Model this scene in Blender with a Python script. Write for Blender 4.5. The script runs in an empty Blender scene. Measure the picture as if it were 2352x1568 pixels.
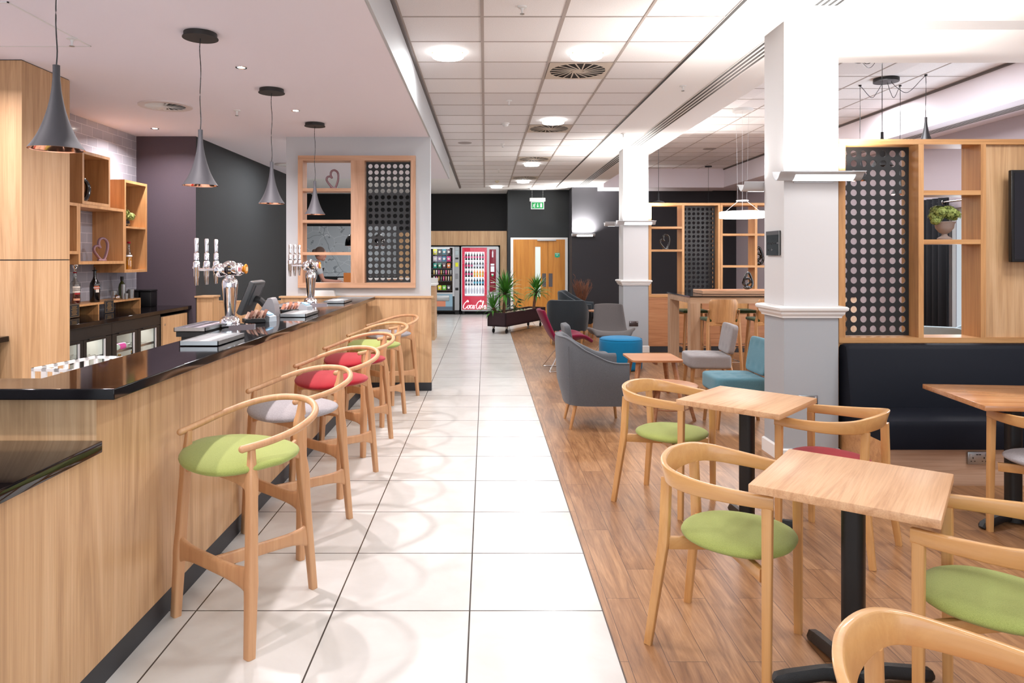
import bpy, bmesh, math, random
from math import sin, cos, pi, sqrt, atan2, radians
from mathutils import Vector, Matrix
rnd = random.Random(7)
S = bpy.context.scene
COL = S.collection
# ---------------------------------------------------------------- camera, world, exposure
cam = bpy.data.cameras.new('camera'); camo = bpy.data.objects.new('camera', cam); COL.objects.link(camo)
camo.location = (0, 0, 1.55); camo.rotation_euler = (pi / 2, 0, 0)
cam.sensor_width = 36; cam.lens = 36 * 1615 / 2352; cam.shift_x = .02594; cam.shift_y = -.08206
cam.clip_start = .05; cam.clip_end = 200
S.camera = camo
S.view_settings.view_transform = 'Standard'; S.view_settings.look = 'None'
S.view_settings.exposure = 0.0; S.view_settings.gamma = 1.0
try: S.view_settings.use_curve_mapping = False
except Exception: pass
W = bpy.data.worlds.new('world'); S.world = W; W.use_nodes = True
W.node_tree.nodes['Background'].inputs[0].default_value = (.86, .93, 1, 1)
W.node_tree.nodes['Background'].inputs[1].default_value = .8
try:
    S.cycles.max_bounces = 8; S.cycles.diffuse_bounces = 5; S.cycles.glossy_bounces = 4; S.cycles.transparent_max_bounces = 12
    S.cycles.sample_clamp_indirect = 6; S.cycles.caustics_reflective = False; S.cycles.caustics_refractive = False
except Exception: pass

def area(name, loc, size, power, col=(1, 1, 1), rot=(0, 0, 0), sy=None, shape=None, spread=None):
    l = bpy.data.lights.new(name, 'AREA'); l.energy = power; l.color = col; l.size = size
    if shape: l.shape = shape
    if sy: l.shape = 'RECTANGLE'; l.size_y = sy
    if spread: l.spread = spread
    o = bpy.data.objects.new(name, l); COL.objects.link(o); o.location = loc; o.rotation_euler = rot
    return o
def point(name, loc, power, col=(1, 1, 1), r=.02):
    l = bpy.data.lights.new(name, 'POINT'); l.energy = power; l.color = col; l.shadow_soft_size = r
    o = bpy.data.objects.new(name, l); COL.objects.link(o); o.location = loc; return o
ZC, ZB, ZL, ZBH = 3.325, 2.965, 3.68, 3.24     # heights of the main, bar and lounge ceilings and of the bulkhead
WARM, NEUT, COOL = (1, .80, .62), (.97, .985, 1), (.90, .95, 1)
# recessed round fittings over the corridor (the row goes on over the photographer)
CORR = [(-.325, 6.083), (.875, 6.083), (.875, 9.083), (.875, 13.283), (.875, 16.283), (.275, 17.483), (-.325, 3.083), (.875, 3.083), (-.325, .683), (.875, .683)]
for x, y in CORR: area('ceiling_lamp', (x, y, ZC - .075), .28, (11 if y < 4 else 24 if y < 8 else 36 if y < 14 else 30), NEUT, shape='DISK')
# broad unseen area lights without fittings, over the seats and in the lounge
for x, y, p in [(3.6, 3.6, 60), (4.9, 1.6, 40), (3.2, .6, 32)]: area('ceiling_lamp', (x, y, ZC - .03), 1.1, p, (.96, .98, 1), shape='DISK')
for x, y, p in [(4.3, 7.9, 75), (4.3, 12.4, 70), (3.4, 15, 22), (5.2, 9.8, 30)]: area('ceiling_lamp', (x, y, ZL - .03), .9, p, (.96, .96, 1), shape='DISK')
# spots in the bar ceiling
BARL = [(-1.82, 5.24), (-1.83, 6.78), (-1.82, 3.7), (-3.55, 7.55), (-3.5, 4.3), (-2.9, 2.4), (-2.3, 1.2)]
for x, y in BARL: area('bar_spot', (x, y, ZB - .02), .08, 34, (1, .91, .93), shape='DISK', spread=radians(150))
for x, y, p in [(-2.6, 10.2, 40), (-3.9, 15.5, 60), (-1.6, 15.5, 40)]: area('ceiling_lamp', (x, y, (ZB if y < 12 else ZC) - .03), .4, p, (.93, .96, 1), shape='DISK')
# unseen area light added behind the camera as soft daylight fill, tilted up
area('daylight_fill', (-.2, -2.6, 1.9), 7.5, 145, (.86, .93, 1), rot=(radians(98), 0, 0), sy=2.4)
area('daylight_fill', (6.2, 8.3, 1.5), 2.0, 90, (.8, .9, 1), rot=(0, radians(90), 0), sy=2.0)  # daylight coming in at the lounge window

# ---------------------------------------------------------------- materials
def C(h):
    h = h.lstrip('#'); v = [int(h[i:i + 2], 16) / 255 for i in (0, 2, 4)]
    return tuple([(c / 12.92 if c <= .04045 else ((c + .055) / 1.055) ** 2.4) for c in v] + [1])
MATS = {}
def M(name, col='#808080', rough=.5, metal=0, es=0, ecol=None, spec=.5, coat=0, bump=0, bscale=200):
    if name in MATS: return MATS[name]
    m = bpy.data.materials.new(name); m.use_nodes = True; b = m.node_tree.nodes['Principled BSDF']
    b.inputs['Base Color'].default_value = C(col); b.inputs['Roughness'].default_value = rough
    b.inputs['Metallic'].default_value = metal; b.inputs['Specular IOR Level'].default_value = spec
    b.inputs['Coat Weight'].default_value = coat
    if es: b.inputs['Emission Color'].default_value = C(ecol or col); b.inputs['Emission Strength'].default_value = es
    if bump: _bump(m, b, bump, bscale)
    MATS[name] = m; return m
def _tc(m, scale, rot=(0, 0, 0), loc=(0, 0, 0), src='Object'):
    n = m.node_tree.nodes; t = n.new('ShaderNodeTexCoord'); p = n.new('ShaderNodeMapping')
    p.inputs['Scale'].default_value = scale; p.inputs['Rotation'].default_value = rot; p.inputs['Location'].default_value = loc
    m.node_tree.links.new(t.outputs[src], p.inputs[0]); return p
def _noise(m, p, s, det=4, r=.5, dist=0):
    n = m.node_tree.nodes.new('ShaderNodeTexNoise'); n.inputs['Scale'].default_value = s; n.inputs['Detail'].default_value = det
    n.inputs['Roughness'].default_value = r; n.inputs['Distortion'].default_value = dist
    m.node_tree.links.new(p.outputs[0], n.inputs['Vector']); return n
def _ramp(m, fac, stops):
    r = m.node_tree.nodes.new('ShaderNodeValToRGB'); e = r.color_ramp.elements
    while len(e) < len(stops): e.new(.5)
    for k, (pos, c) in enumerate(stops): e[k].position = pos; e[k].color = C(c)
    m.node_tree.links.new(fac, r.inputs[0]); return r
def _mix(m, a, b, fac, mode='MIX'):
    x = m.node_tree.nodes.new('ShaderNodeMix'); x.data_type = 'RGBA'; x.blend_type = mode; L = m.node_tree.links
    for s, v in ((x.inputs[0], fac), (x.inputs[6], a), (x.inputs[7], b)):
        if hasattr(v, 'is_linked') or hasattr(v, 'links'): L.new(v, s)
        else: s.default_value = v
    return x.outputs[2]
def _bump(m, b, strength, scale, src=None, dist=.002):
    n = m.node_tree.nodes.new('ShaderNodeBump'); n.inputs['Strength'].default_value = strength; n.inputs['Distance'].default_value = dist
    if src is None: src = _noise(m, _tc(m, (1, 1, 1)), scale, 2).outputs[0]
    m.node_tree.links.new(src, n.inputs['Height']); m.node_tree.links.new(n.outputs[0], b.inputs['Normal'])
def wood(name, axis='z', c=('#b9875a', '#d6a878', '#e2bb8e'), rough=.42, s=1.0, coat=0, fine=.3):
    if name in MATS: return MATS[name]
    m = M(name, rough=rough, coat=coat); b = m.node_tree.nodes['Principled BSDF']
    k = {'x': (.28, 5, 5), 'y': (5, .28, 5), 'z': (5, 5, .28)}[axis]
    p = _tc(m, tuple(v * s for v in k)); n1 = _noise(m, p, 1.3, 6, .62, 2.6)
    k2 = {'x': (1.2, 75, 75), 'y': (75, 1.2, 75), 'z': (75, 75, 1.2)}[axis]
    n2 = _noise(m, _tc(m, tuple(v * s for v in k2)), 1.8, 3, .6)
    r = _ramp(m, n1.outputs[0], [(.30, c[0]), (.5, c[1]), (.72, c[2])])
    r2 = _ramp(m, n2.outputs[0], [(.35, '#c4b4a4'), (.6, '#ffffff')])
    o = _mix(m, r.outputs[0], r2.outputs[0], fine, 'MULTIPLY')
    m.node_tree.links.new(o, b.inputs['Base Color']); return m
def fabric(name, c1, c2, scale=260, rough=.9):
    if name in MATS: return MATS[name]
    m = M(name, c1, rough=rough, spec=.2); b = m.node_tree.nodes['Principled BSDF']
    n = _noise(m, _tc(m, (1, 1, 1)), scale, 2, .7); r = _ramp(m, n.outputs[0], [(.35, c1), (.65, c2)])
    m.node_tree.links.new(r.outputs[0], b.inputs['Base Color']); _bump(m, b, .25, scale, n.outputs[0])
    b.inputs['Sheen Weight'].default_value = .15
    return m
def glassy(name, tint='#ffffff', gl=.08, rough=.02):
    if name in MATS: return MATS[name]
    m = bpy.data.materials.new(name); m.use_nodes = True; n = m.node_tree.nodes; n.remove(n['Principled BSDF'])
    t = n.new('ShaderNodeBsdfTransparent'); g = n.new('ShaderNodeBsdfGlossy'); x = n.new('ShaderNodeMixShader')
    t.inputs[0].default_value = C(tint); g.inputs['Roughness'].default_value = rough; x.inputs[0].default_value = gl
    L = m.node_tree.links; L.new(t.outputs[0], x.inputs[1]); L.new(g.outputs[0], x.inputs[2])
    L.new(x.outputs[0], n['Material Output'].inputs[0]); MATS[name] = m; return m

LAM_V = wood('laminate_upright', 'z', ('#ac865f', '#c69f75', '#d4b088'))
LAM_X = wood('laminate_cross', 'x', ('#ac865f', '#c69f75', '#d4b088'))
LAM_Y = wood('laminate_deep', 'y', ('#ac865f', '#c69f75', '#d4b088'))
OAK_V = wood('oak_upright', 'z', ('#a8784a', '#c4925f', '#cfa06e'))
OAK_X = wood('oak_cross', 'x', ('#a8784a', '#c4925f', '#cfa06e'))
BEECH = wood('beech', 'z', ('#bd8a55', '#c9985f', '#d2a36c'), rough=.36, coat=.15, fine=.15)
BEECH_X = wood('beech_bent', 'x', ('#c39059', '#c9985f', '#d0a168'), rough=.32, coat=.25, fine=.08)
STOOLW = wood('stool_oak', 'z', ('#b88862', '#c4956c', '#cfa278'), rough=.4, fine=.15)
TOPW = wood('table_top_oak', 'y', ('#b98a60', '#cfa279', '#d9b188'), rough=.42, s=1.4)
DOORW = wood('door_veneer', 'z', ('#b06c22', '#c2802e', '#cc8c3a'))
RED_WOOD = wood('warm_panel', 'x', ('#94603f', '#b07a54', '#bb8a64'))
BLACKTOP = M('black_worktop', '#0e0b0d', .3, spec=.32)
def _dust():
    b = BLACKTOP.node_tree.nodes['Principled BSDF']; n = _noise(BLACKTOP, _tc(BLACKTOP, (3, .8, 3)), 2.2, 4, .6)
    r = _ramp(BLACKTOP, n.outputs[0], [(.4, '#3c3c3c'), (.7, '#606060')])
    BLACKTOP.node_tree.links.new(r.outputs[0], b.inputs['Roughness'])
_dust()
BLACK = M('black_satin', '#0c0c0d', .45); BLACKM = M('black_matt', '#17171a', .8); CAST = M('cast_black', '#0a0a0b', .38, bump=.5, bscale=500)
SKIRT = M('dark_skirting', '#26272c', .5); SHADE = M('shade_grey', '#3a393d', .62); COPPER = M('copper_inside', '#e8b093', .12, 1)
CHROME = M('chrome', '#f2f2f4', .06, 1); STEEL = M('brushed_steel', '#b4b6b6', .3, 1); SILVER = M('silver_paint', '#c4c6c9', .38, .35)
WHITE = M('white_paint', '#ecebe9', .6); OFFW = M('offwhite_paint', '#e6e3dc', .62, bump=.05, bscale=300); GREYP = M('grey_paint', '#bfc1c3', .62)
COLW = M('column_white', '#d2d0d0', .6); WALLG = M('wall_pale_grey', '#bfc2c5', .7)
BARC = M('bar_ceiling', '#f1ebf2', .75); PLAST = M('plaster_white', '#f1efee', .75); LILAC = M('wall_lilac', '#b3a8ae', .8)
DKWALL = M('wall_dark', '#262829', .75, bump=.25, bscale=90); DKWALL_LIT = M('wall_dark_purple_lit', '#4a3f47', .75, bump=.25, bscale=90)  # second wall colour has the bar lights' purple tint painted into the grey
BLKWALL = M('wall_black', '#141416', .75, bump=.25, bscale=90); PLASTW = M('white_plastic', '#e2e1df', .4)
LAMPW = M('lamp_white', '#ffffff', .5, es=9); LAMPS = M('lamp_soft', '#ffffff', .5, es=5); RINGL = M('ring_light', '#fff1ea', .5, es=6)
GLASS = glassy('glass_clear'); BOTG = glassy('glass_bottle', '#e4e8e6', .16); TEE = M('ceiling_tee', '#a99e98', .6)
GREEN = fabric('fabric_green', '#87934c', '#a5ae63', 600); GREYF = fabric('fabric_grey', '#8c8788', '#a8a3a6'); REDF = fabric('fabric_red', '#8a1420', '#a51c28')
TUBG = fabric('fabric_mid_grey', '#46474b', '#5f6165', 420); CHAR = fabric('fabric_charcoal', '#24292d', '#363c42', 420); SLATE = fabric('fabric_taupe', '#4f4a4a', '#5f5a59', 420)
CRIM = fabric('fabric_crimson', '#5e0424', '#7a0a33', 420); BLUEF = fabric('fabric_blue', '#06608c', '#0c7cab', 420); TEAL = fabric('fabric_teal', '#48707e', '#628c98', 420)
LTUFT = fabric('fabric_light_grey', '#85807f', '#9c9697', 420); NAVY = M('navy_leatherette', '#070c18', .62, spec=.22, bump=.15, bscale=600); PALEB = fabric('fabric_pale_blue', '#8fa0a8', '#a9b9c0', 420)
STONE = M('stone_pot', '#8a7a72', .8, bump=.6, bscale=60); CURT = M('curtain_navy', '#090b12', .9); MAROON = M('planter_maroon', '#2c1620', .5, bump=.3, bscale=60)
GOLDT = M('gold_print', '#a07a3c', .5); WHITET = M('white_print', '#f4f4f4', .5); MAUVE = M('mauve_glaze', '#8a6870', .25, coat=.3)
GBLACK = M('black_glaze', '#070608', .08, coat=.5)

def _ceiltile():
    m = M('ceiling_tile', '#dcd7d6', .85); b = m.node_tree.nodes['Principled BSDF']
    n = _noise(m, _tc(m, (1, 1, 1)), 120, 3, .7)
    br = m.node_tree.nodes.new('ShaderNodeTexBrick'); p = _tc(m, (1, 1, 1), loc=(.025, -5.183, 0)); m.node_tree.links.new(p.outputs[0], br.inputs['Vector'])
    br.offset = 0; br.inputs['Scale'].default_value = 1; br.inputs['Brick Width'].default_value = .6; br.inputs['Row Height'].default_value = .6; br.inputs['Mortar Size'].default_value = 0
    br.inputs['Color1'].default_value = C('#f1eeee'); br.inputs['Color2'].default_value = C('#e0dcdc'); br.inputs['Mortar'].default_value = C('#d0cac9')
    r = _ramp(m, n.outputs[0], [(.3, '#e6e6e6'), (.7, '#ffffff')])
    m.node_tree.links.new(_mix(m, br.outputs[0], r.outputs[0], .6, 'MULTIPLY'), b.inputs['Base Color']); return m
CTILE = _ceiltile()
def _floortile():
    m = M('floor_tile', '#dcd5c9', .3); b = m.node_tree.nodes['Principled BSDF']
    br = m.node_tree.nodes.new('ShaderNodeTexBrick'); p = _tc(m, (1, 1, 1), loc=(.069 + .6 * 20, -3.086 + 6, 0)); m.node_tree.links.new(p.outputs[0], br.inputs['Vector'])
    br.offset = 0; br.inputs['Scale'].default_value = 1; br.inputs['Brick Width'].default_value = .6; br.inputs['Row Height'].default_value = .6
    br.inputs['Mortar Size'].default_value = .0036; br.inputs['Mortar Smooth'].default_value = .1
    n = _noise(m, _tc(m, (1, 1, 1)), 2.5, 5, .6, .5); r = _ramp(m, n.outputs[0], [(.3, '#cac7c2'), (.7, '#d8d6d2')])
    br.inputs['Mortar'].default_value = C('#3f3a36'); m.node_tree.links.new(r.outputs[0], br.inputs['Color1']); m.node_tree.links.new(r.outputs[0], br.inputs['Color2'])
    m.node_tree.links.new(br.outputs[0], b.inputs['Base Color']); _bump(m, b, .4, 0, None if 0 else br.outputs[1]); b.inputs['Roughness'].default_value = .24
    m.node_tree.nodes[-1].invert = True if hasattr(m.node_tree.nodes[-1], 'invert') else False
    return m
FTILE = _floortile()
def _planks():
    m = M('floor_planks', '#a06b49', .38); b = m.node_tree.nodes['Principled BSDF']; L = m.node_tree.links
    br = m.node_tree.nodes.new('ShaderNodeTexBrick'); p = _tc(m, (1, 1, 1), rot=(0, 0, pi / 2), loc=(20, 20, 0)); L.new(p.outputs[0], br.inputs['Vector'])
    br.offset = .37; br.inputs['Scale'].default_value = 1; br.inputs['Brick Width'].default_value = .8; br.inputs['Row Height'].default_value = .15
    br.inputs['Mortar Size'].default_value = .0012; br.inputs['Color1'].default_value = C('#e8e2de'); br.inputs['Color2'].default_value = C('#ffffff'); br.inputs['Mortar'].default_value = C('#6f5a50')
    sep = m.node_tree.nodes.new('ShaderNodeVectorMath'); sep.operation = 'MULTIPLY_ADD'; sep.inputs[1].default_value = (7, 7, 7)
    L.new(br.outputs[0], sep.inputs[0]); q = _tc(m, (9, .9, 1)); L.new(q.outputs[0], sep.inputs[2])
    n1 = _noise(m, sep, 1.5, 6, .65, 1.6); r = _ramp(m, n1.outputs[0], [(.26, '#6e482d'), (.42, '#926945'), (.6, '#ab8058'), (.78, '#c09a72')])
    n2 = _noise(m, _tc(m, (70, 3, 1)), 1.5, 3, .6); r2 = _ramp(m, n2.outputs[0], [(.35, '#c8bdb5'), (.6, '#ffffff')])
    o = _mix(m, r.outputs[0], br.outputs[0], 1.0, 'MULTIPLY'); o = _mix(m, o, r2.outputs[0], .5, 'MULTIPLY'); L.new(o, b.inputs['Base Color']); return m
PLANK = _planks()
def _tilewall():
    m = M('metro_tile', '#9a9aa0', .12, spec=.6); b = m.node_tree.nodes['Principled BSDF']; L = m.node_tree.links
    p = _tc(m, (1, 1, 1), rot=(0, -pi / 2, -pi / 2))
    cx = m.node_tree.nodes.new('ShaderNodeSeparateXYZ'); t = m.node_tree.nodes.new('ShaderNodeTexCoord'); L.new(t.outputs['Object'], cx.inputs[0])
    cb = m.node_tree.nodes.new('ShaderNodeCombineXYZ'); L.new(cx.outputs[1], cb.inputs[0]); L.new(cx.outputs[2], cb.inputs[1])
    br = m.node_tree.nodes.new('ShaderNodeTexBrick'); L.new(cb.outputs[0], br.inputs['Vector']); br.offset = .5
    br.inputs['Scale'].default_value = 1; br.inputs['Brick Width'].default_value = .2; br.inputs['Row Height'].default_value = .1; br.inputs['Mortar Size'].default_value = .0022
    br.inputs['Color1'].default_value = C('#a3a3ab'); br.inputs['Color2'].default_value = C('#adacb4'); br.inputs['Mortar'].default_value = C('#dddadf')
    L.new(br.outputs[0], b.inputs['Base Color']); m.node_tree.nodes.remove(p); return m
TILEW = _tilewall()
def _mapmat():
    m = M('map_print', '#b6bdc3', .6); b = m.node_tree.nodes['Principled BSDF']; L = m.node_tree.links
    col = C('#a9b1b8')
    v = m.node_tree.nodes.new('ShaderNodeTexVoronoi'); v.feature = 'DISTANCE_TO_EDGE'; v.inputs['Scale'].default_value = 3.4
    p = _tc(m, (1, 1, 1)); n = _noise(m, p, 1.5, 3); mx = _mix(m, p.outputs[0], n.outputs[1], .25); L.new(mx, v.inputs['Vector'])
    r = _ramp(m, v.outputs['Distance'], [(.006, '#e2e6ea'), (.010, '#bcc4ca')])
    v2 = m.node_tree.nodes.new('ShaderNodeTexVoronoi'); v2.feature = 'DISTANCE_TO_EDGE'; v2.inputs['Scale'].default_value = 1.1; L.new(mx, v2.inputs['Vector'])
    r2 = _ramp(m, v2.outputs['Distance'], [(.004, '#8c949c'), (.008, '#ffffff')])
    n3 = _noise(m, p, 5, 2); r3 = _ramp(m, n3.outputs[0], [(.36, '#7c848b'), (.38, '#ffffff')])
    o = _mix(m, r.outputs[0], r2.outputs[0], .6, 'MULTIPLY'); o = _mix(m, o, r3.outputs[0], .6, 'MULTIPLY'); L.new(o, b.inputs['Base Color']); return m
MAPM = _mapmat()

# ---------------------------------------------------------------- mesh builder
def I4(): return Matrix.Identity(4)
def T(x, y, z): return Matrix.Translation((x, y, z))
def RZ(a): return Matrix.Rotation(a, 4, 'Z')
def RX(a): return Matrix.Rotation(a, 4, 'X')
def RY(a): return Matrix.Rotation(a, 4, 'Y')
def smooth_path(pts, n=6, closed=False):
    P = [Vector(p) for p in pts]; N = len(P); out = []
    rng = range(N if closed else N - 1)
    for i in rng:
        if closed: a, b, c, d = P[i - 1], P[i], P[(i + 1) % N], P[(i + 2) % N]
        else: a, b, c, d = P[max(i - 1, 0)], P[i], P[i + 1], P[min(i + 2, N - 1)]
        for k in range(n):
            t = k / n; out.append(.5 * ((2 * b) + (c - a) * t + (2 * a - 5 * b + 4 * c - d) * t * t + (3 * b - a - 3 * c + d) * t ** 3))
    if not closed: out.append(P[-1])
    return out
def circ(r, n=12, ry=None):
    ry = r if ry is None else ry
    return [(r * cos(2 * pi * k / n), ry * sin(2 * pi * k / n)) for k in range(n)]
def rrect(a, b, r, n=3):
    out = []
    for cx, cy, a0 in ((a - r, b - r, 0), (r - a, b - r, 90), (r - a, r - b, 180), (a - r, r - b, 270)):
        for k in range(n + 1):
            t = radians(a0 + 90 * k / n); out.append((cx + r * cos(t), cy + r * sin(t)))
    return out
class MB:
    def __init__(s, tf=None): s.v = []; s.f = []; s.m = []; s.T = tf or I4()
    def add(s, vs, fs, m=0):
        o = len(s.v); s.v += [s.T @ Vector(v) for v in vs]
        for f in fs: s.f.append([o + i for i in f]); s.m.append(m)
        return s
    def box(s, x0, x1, y0, y1, z0, z1, m=0):
        vs = [(x, y, z) for z in (z0, z1) for y in (y0, y1) for x in (x0, x1)]
        return s.add(vs, [(0, 2, 3, 1), (4, 5, 7, 6), (0, 1, 5, 4), (2, 6, 7, 3), (0, 4, 6, 2), (1, 3, 7, 5)], m)
    def rbox(s, x0, x1, y0, y1, z0, z1, r=.01, seg=2, m=0):
        bm = bmesh.new(); bmesh.ops.create_cube(bm, size=1)
        for v in bm.verts: v.co = ((x0 + x1) / 2 + v.co.x * (x1 - x0), (y0 + y1) / 2 + v.co.y * (y1 - y0), (z0 + z1) / 2 + v.co.z * (z1 - z0))
        bmesh.ops.bevel(bm, geom=bm.edges[:], offset=r, segments=seg, affect='EDGES', profile=.5)
        bm.verts.index_update(); s.add([v.co[:] for v in bm.verts], [[v.index for v in f.verts] for f in bm.faces], m); bm.free(); return s
    def poly(s, pts, z0, z1, m=0):
        n = len(pts); vs = [(x, y, z0) for x, y in pts] + [(x, y, z1) for x, y in pts]
        fs = [list(range(n))[::-1], list(range(n, 2 * n))] + [(i, (i + 1) % n, n + (i + 1) % n, n + i) for i in range(n)]
        return s.add(vs, fs, m)
    def lathe(s, prof, n=24, c=(0, 0, 0), m=0, caps=True):
        vs = []; fs = []; k = len(prof)
        for r, z in prof:
            for i in range(n): a = 2 * pi * i / n; vs.append((c[0] + r * cos(a), c[1] + r * sin(a), c[2] + z))
        for j in range(k - 1):
            for i in range(n): i2 = (i + 1) % n; fs.append((j * n + i, j * n + i2, (j + 1) * n + i2, (j + 1) * n + i))
        if caps:
            if prof[0][0] > 1e-5: fs.append(list(range(n))[::-1])
            if prof[-1][0] > 1e-5: fs.append(list(range((k - 1) * n, k * n)))
        return s.add(vs, fs, m)
    def cyl(s, a, b, r, n=12, m=0, r2=None): return s.sweep([a, b], circ(1, n), [r, r if r2 is None else r2], m)
    def loft(s, rings, closed=False, m=0, caps=True):
        n = len(rings[0]); vs = [p for r in rings for p in r]; k = len(rings); fs = []
        for j in range(k if closed else k - 1):
            j2 = (j + 1) % k
            for i in range(n): i2 = (i + 1) % n; fs.append((j * n + i, j * n + i2, j2 * n + i2, j2 * n + i))
        if caps and not closed: fs.append(list(range(n))[::-1]); fs.append(list(range((k - 1) * n, k * n)))
        return s.add(vs, fs, m)
    def sweep(s, path, sec, sc=None, m=0, closed=False, up=(0, 0, 1), caps=True):
        P = [Vector(p) for p in path]; N = len(P); rings = []; upv = Vector(up)
        for i in range(N):
            a = P[i - 1] if (i > 0 or closed) else P[i]; b = P[(i + 1) % N] if (i < N - 1 or closed) else P[i]
            t = (b - a).normalized()
            u = upv.cross(t)
            if u.length < 1e-3: u = Vector((1, 0, 0)).cross(t) if abs(t.x) < .9 else Vector((0, 1, 0)).cross(t)
            u.normalize(); w = t.cross(u)
            k = 1 if sc is None else sc[i]
            kx, ky = k if isinstance(k, tuple) else (k, k)
            rings.append([P[i] + u * (x * kx) + w * (y * ky) for x, y in sec])
        return s.loft(rings, closed, m, caps)
    def ell(s, c, a, b=None, h=None, n=16, k=10, m=0, e=1.0):
        b = a if b is None else b; h = a if h is None else h; vs = []; fs = []
        pw = lambda v: math.copysign(abs(v) ** e, v)
        for j in range(k + 1):
            t = -pi / 2 + pi * j / k
            for i in range(n):
                p = 2 * pi * i / n; vs.append((c[0] + a * pw(cos(t)) * pw(cos(p)), c[1] + b * pw(cos(t)) * pw(sin(p)), c[2] + h * pw(sin(t))))
        for j in range(k):
            for i in range(n): i2 = (i + 1) % n; fs.append((j * n + i, j * n + i2, (j + 1) * n + i2, (j + 1) * n + i))
        return s.add(vs, fs, m)
    def build(s, name, mat, parent=None, loc=None, ang=38, mods=()):
        me = bpy.data.meshes.new(name); me.from_pydata([tuple(v) for v in s.v], [], s.f); 
        for x in (mat if isinstance(mat, (list, tuple)) else [mat]): me.materials.append(x)
        for p, i in zip(me.polygons, s.m): p.material_index = i; p.use_smooth = ang > 0
        bm = bmesh.new(); bm.from_mesh(me); bmesh.ops.remove_doubles(bm, verts=bm.verts, dist=1e-5); bmesh.ops.recalc_face_normals(bm, faces=bm.faces); bm.to_mesh(me); bm.free()
        if ang > 0: me.set_sharp_from_angle(angle=radians(ang))
        o = bpy.data.objects.new(name, me); COL.objects.link(o)
        if parent: o.parent = parent
        if loc: o.location = loc
        for t_, kw in mods:
            md = o.modifiers.new(t_.lower(), t_)
            for a, b in kw.items(): setattr(md, a, b)
        return o
def tag(o, label=None, cat=None, group=None, kind=None):
    if label: o['label'] = label
    if cat: o['category'] = cat
    if group: o['group'] = group
    if kind: o['kind'] = kind
    return o
def thing(name, label, cat, loc=(0, 0, 0), rz=0, group=None):
    o = bpy.data.objects.new(name, None); COL.objects.link(o); o.location = loc; o.rotation_euler = (0, 0, rz); o.empty_display_size = .1
    return tag(o, label, cat, group)
def struct(mb, name, mat, **k): return tag(mb.build(name, mat, **k), kind='structure')
KIDS = {}
def copy_tree(o, parent=None):
    c = o.copy(); COL.objects.link(c); c.parent = parent
    if parent: c.matrix_parent_inverse = o.matrix_parent_inverse.copy()
    for ch in [x for x in bpy.data.objects if x.parent == o]: copy_tree(ch, c)
    return c
def place(o, first, loc, rz, label=None, group=None):
    """first call moves the original, later calls copy it"""
    c = o if first else copy_tree(o)
    c.location = loc; c.rotation_euler = (0, 0, rz)
    if label: c['label'] = label
    if group: c['group'] = group
    return c
def text(body, size, mat, parent, loc, rot, name='lettering', ext=.0006, align='CENTER', shear=0):
    cu = bpy.data.curves.new(name, 'FONT'); cu.body = body; cu.size = size; cu.extrude = ext; cu.align_x = align; cu.align_y = 'CENTER'; cu.shear = shear
    to = bpy.data.objects.new(name, cu); me = bpy.data.meshes.new_from_object(to); bpy.data.objects.remove(to)
    me.materials.clear(); me.materials.append(mat); me.name = name
    o = bpy.data.objects.new(name, me); COL.objects.link(o); o.parent = parent; o.location = loc; o.rotation_euler = rot; return o
def recolor(o, slot_from, to):
    """give a copied thing's named part its own mesh data with another material"""
    for ch in [x for x in bpy.data.objects if x.parent == o]:
        if ch.name.split('.')[0] == slot_from: ch.data = ch.data.copy(); ch.data.materials[0] = to
# ================================================================ the room
s = MB(); s.poly([(-6, -3), (.513, -3), (.513, 14.64), (1.48, 16.36), (2.2, 17.6), (2.2, 20), (-6, 20)], -.1, 0); struct(s, 'floor', FTILE)
s = MB(); s.poly([(.516, -3), (7.2, -3), (7.2, 20), (2.203, 20), (2.203, 17.6), (1.482, 16.36), (.516, 14.64)], -.1, 0); struct(s, 'floor', PLANK)
s = MB(); s.box(.512, .517, -3, 14.64, 0, .002); s.poly([(.512, 14.64), (.517, 14.64), (1.483, 16.36), (1.477, 16.36)], 0, .002); struct(s, 'trim_1', M('strip_dark', '#4a3a30', .5))
s = MB(); s.box(-.65, 1.79, -3, 17.8, ZC, ZC + .06); struct(s, 'ceiling', CTILE)
s = MB()
for k in range(5):
    x = -.625 + .6 * k; w = .013 if k < 3 else .009
    s.box(x - w, x + w, -3, 17.8, ZC - .006, ZC + .001)
for k in range(-13, 22):
    y = 5.183 + .6 * k
    if y < 17.8: s.box(-.65, 1.79, y - .007, y + .007, ZC - .004, ZC + .001)
struct(s, 'ceiling_tee_trim', TEE)
s = MB(); s.box(-6, 2.2, 17.8, 20, ZC, ZC + .06); struct(s, 'ceiling', PLAST)
s = MB(); s.box(-6, -.65, 12.65, 17.8, ZC, ZC + .06); struct(s, 'ceiling', PLAST)
s = MB(); s.box(-6, -.665, -3, 12.65, ZB, ZC + .3); struct(s, 'ceiling', BARC)
s = MB(); s.box(-.666, -.646, -3, 12.66, ZB, ZC - .035); struct(s, 'trim_2', GREYP)
s = MB(); s.box(-.665, -.625, -3, 17.8, ZC - .03, ZC + .02); struct(s, 'trim_3', M('shadow_gap', '#6d6664', .7))
s = MB(); s.box(1.79, 2.84, -3, 17.8, ZC + .005, ZL + .1); s.box(2.84, 6.4, -3, 5.29, ZC + .005, ZL + .1); struct(s, 'ceiling', PLAST)
s = MB(); s.box(1.775, 1.80, -3, 17.8, ZC - .008, ZC + .02); struct(s, 'trim_4', M('shadow_gap_dark', '#2a2726', .7))
s = MB(); s.box(2.66, 6.4, 5.29, 6.19, 3.262, ZL + .1); struct(s, 'ceiling_beam', PLAST)
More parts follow.
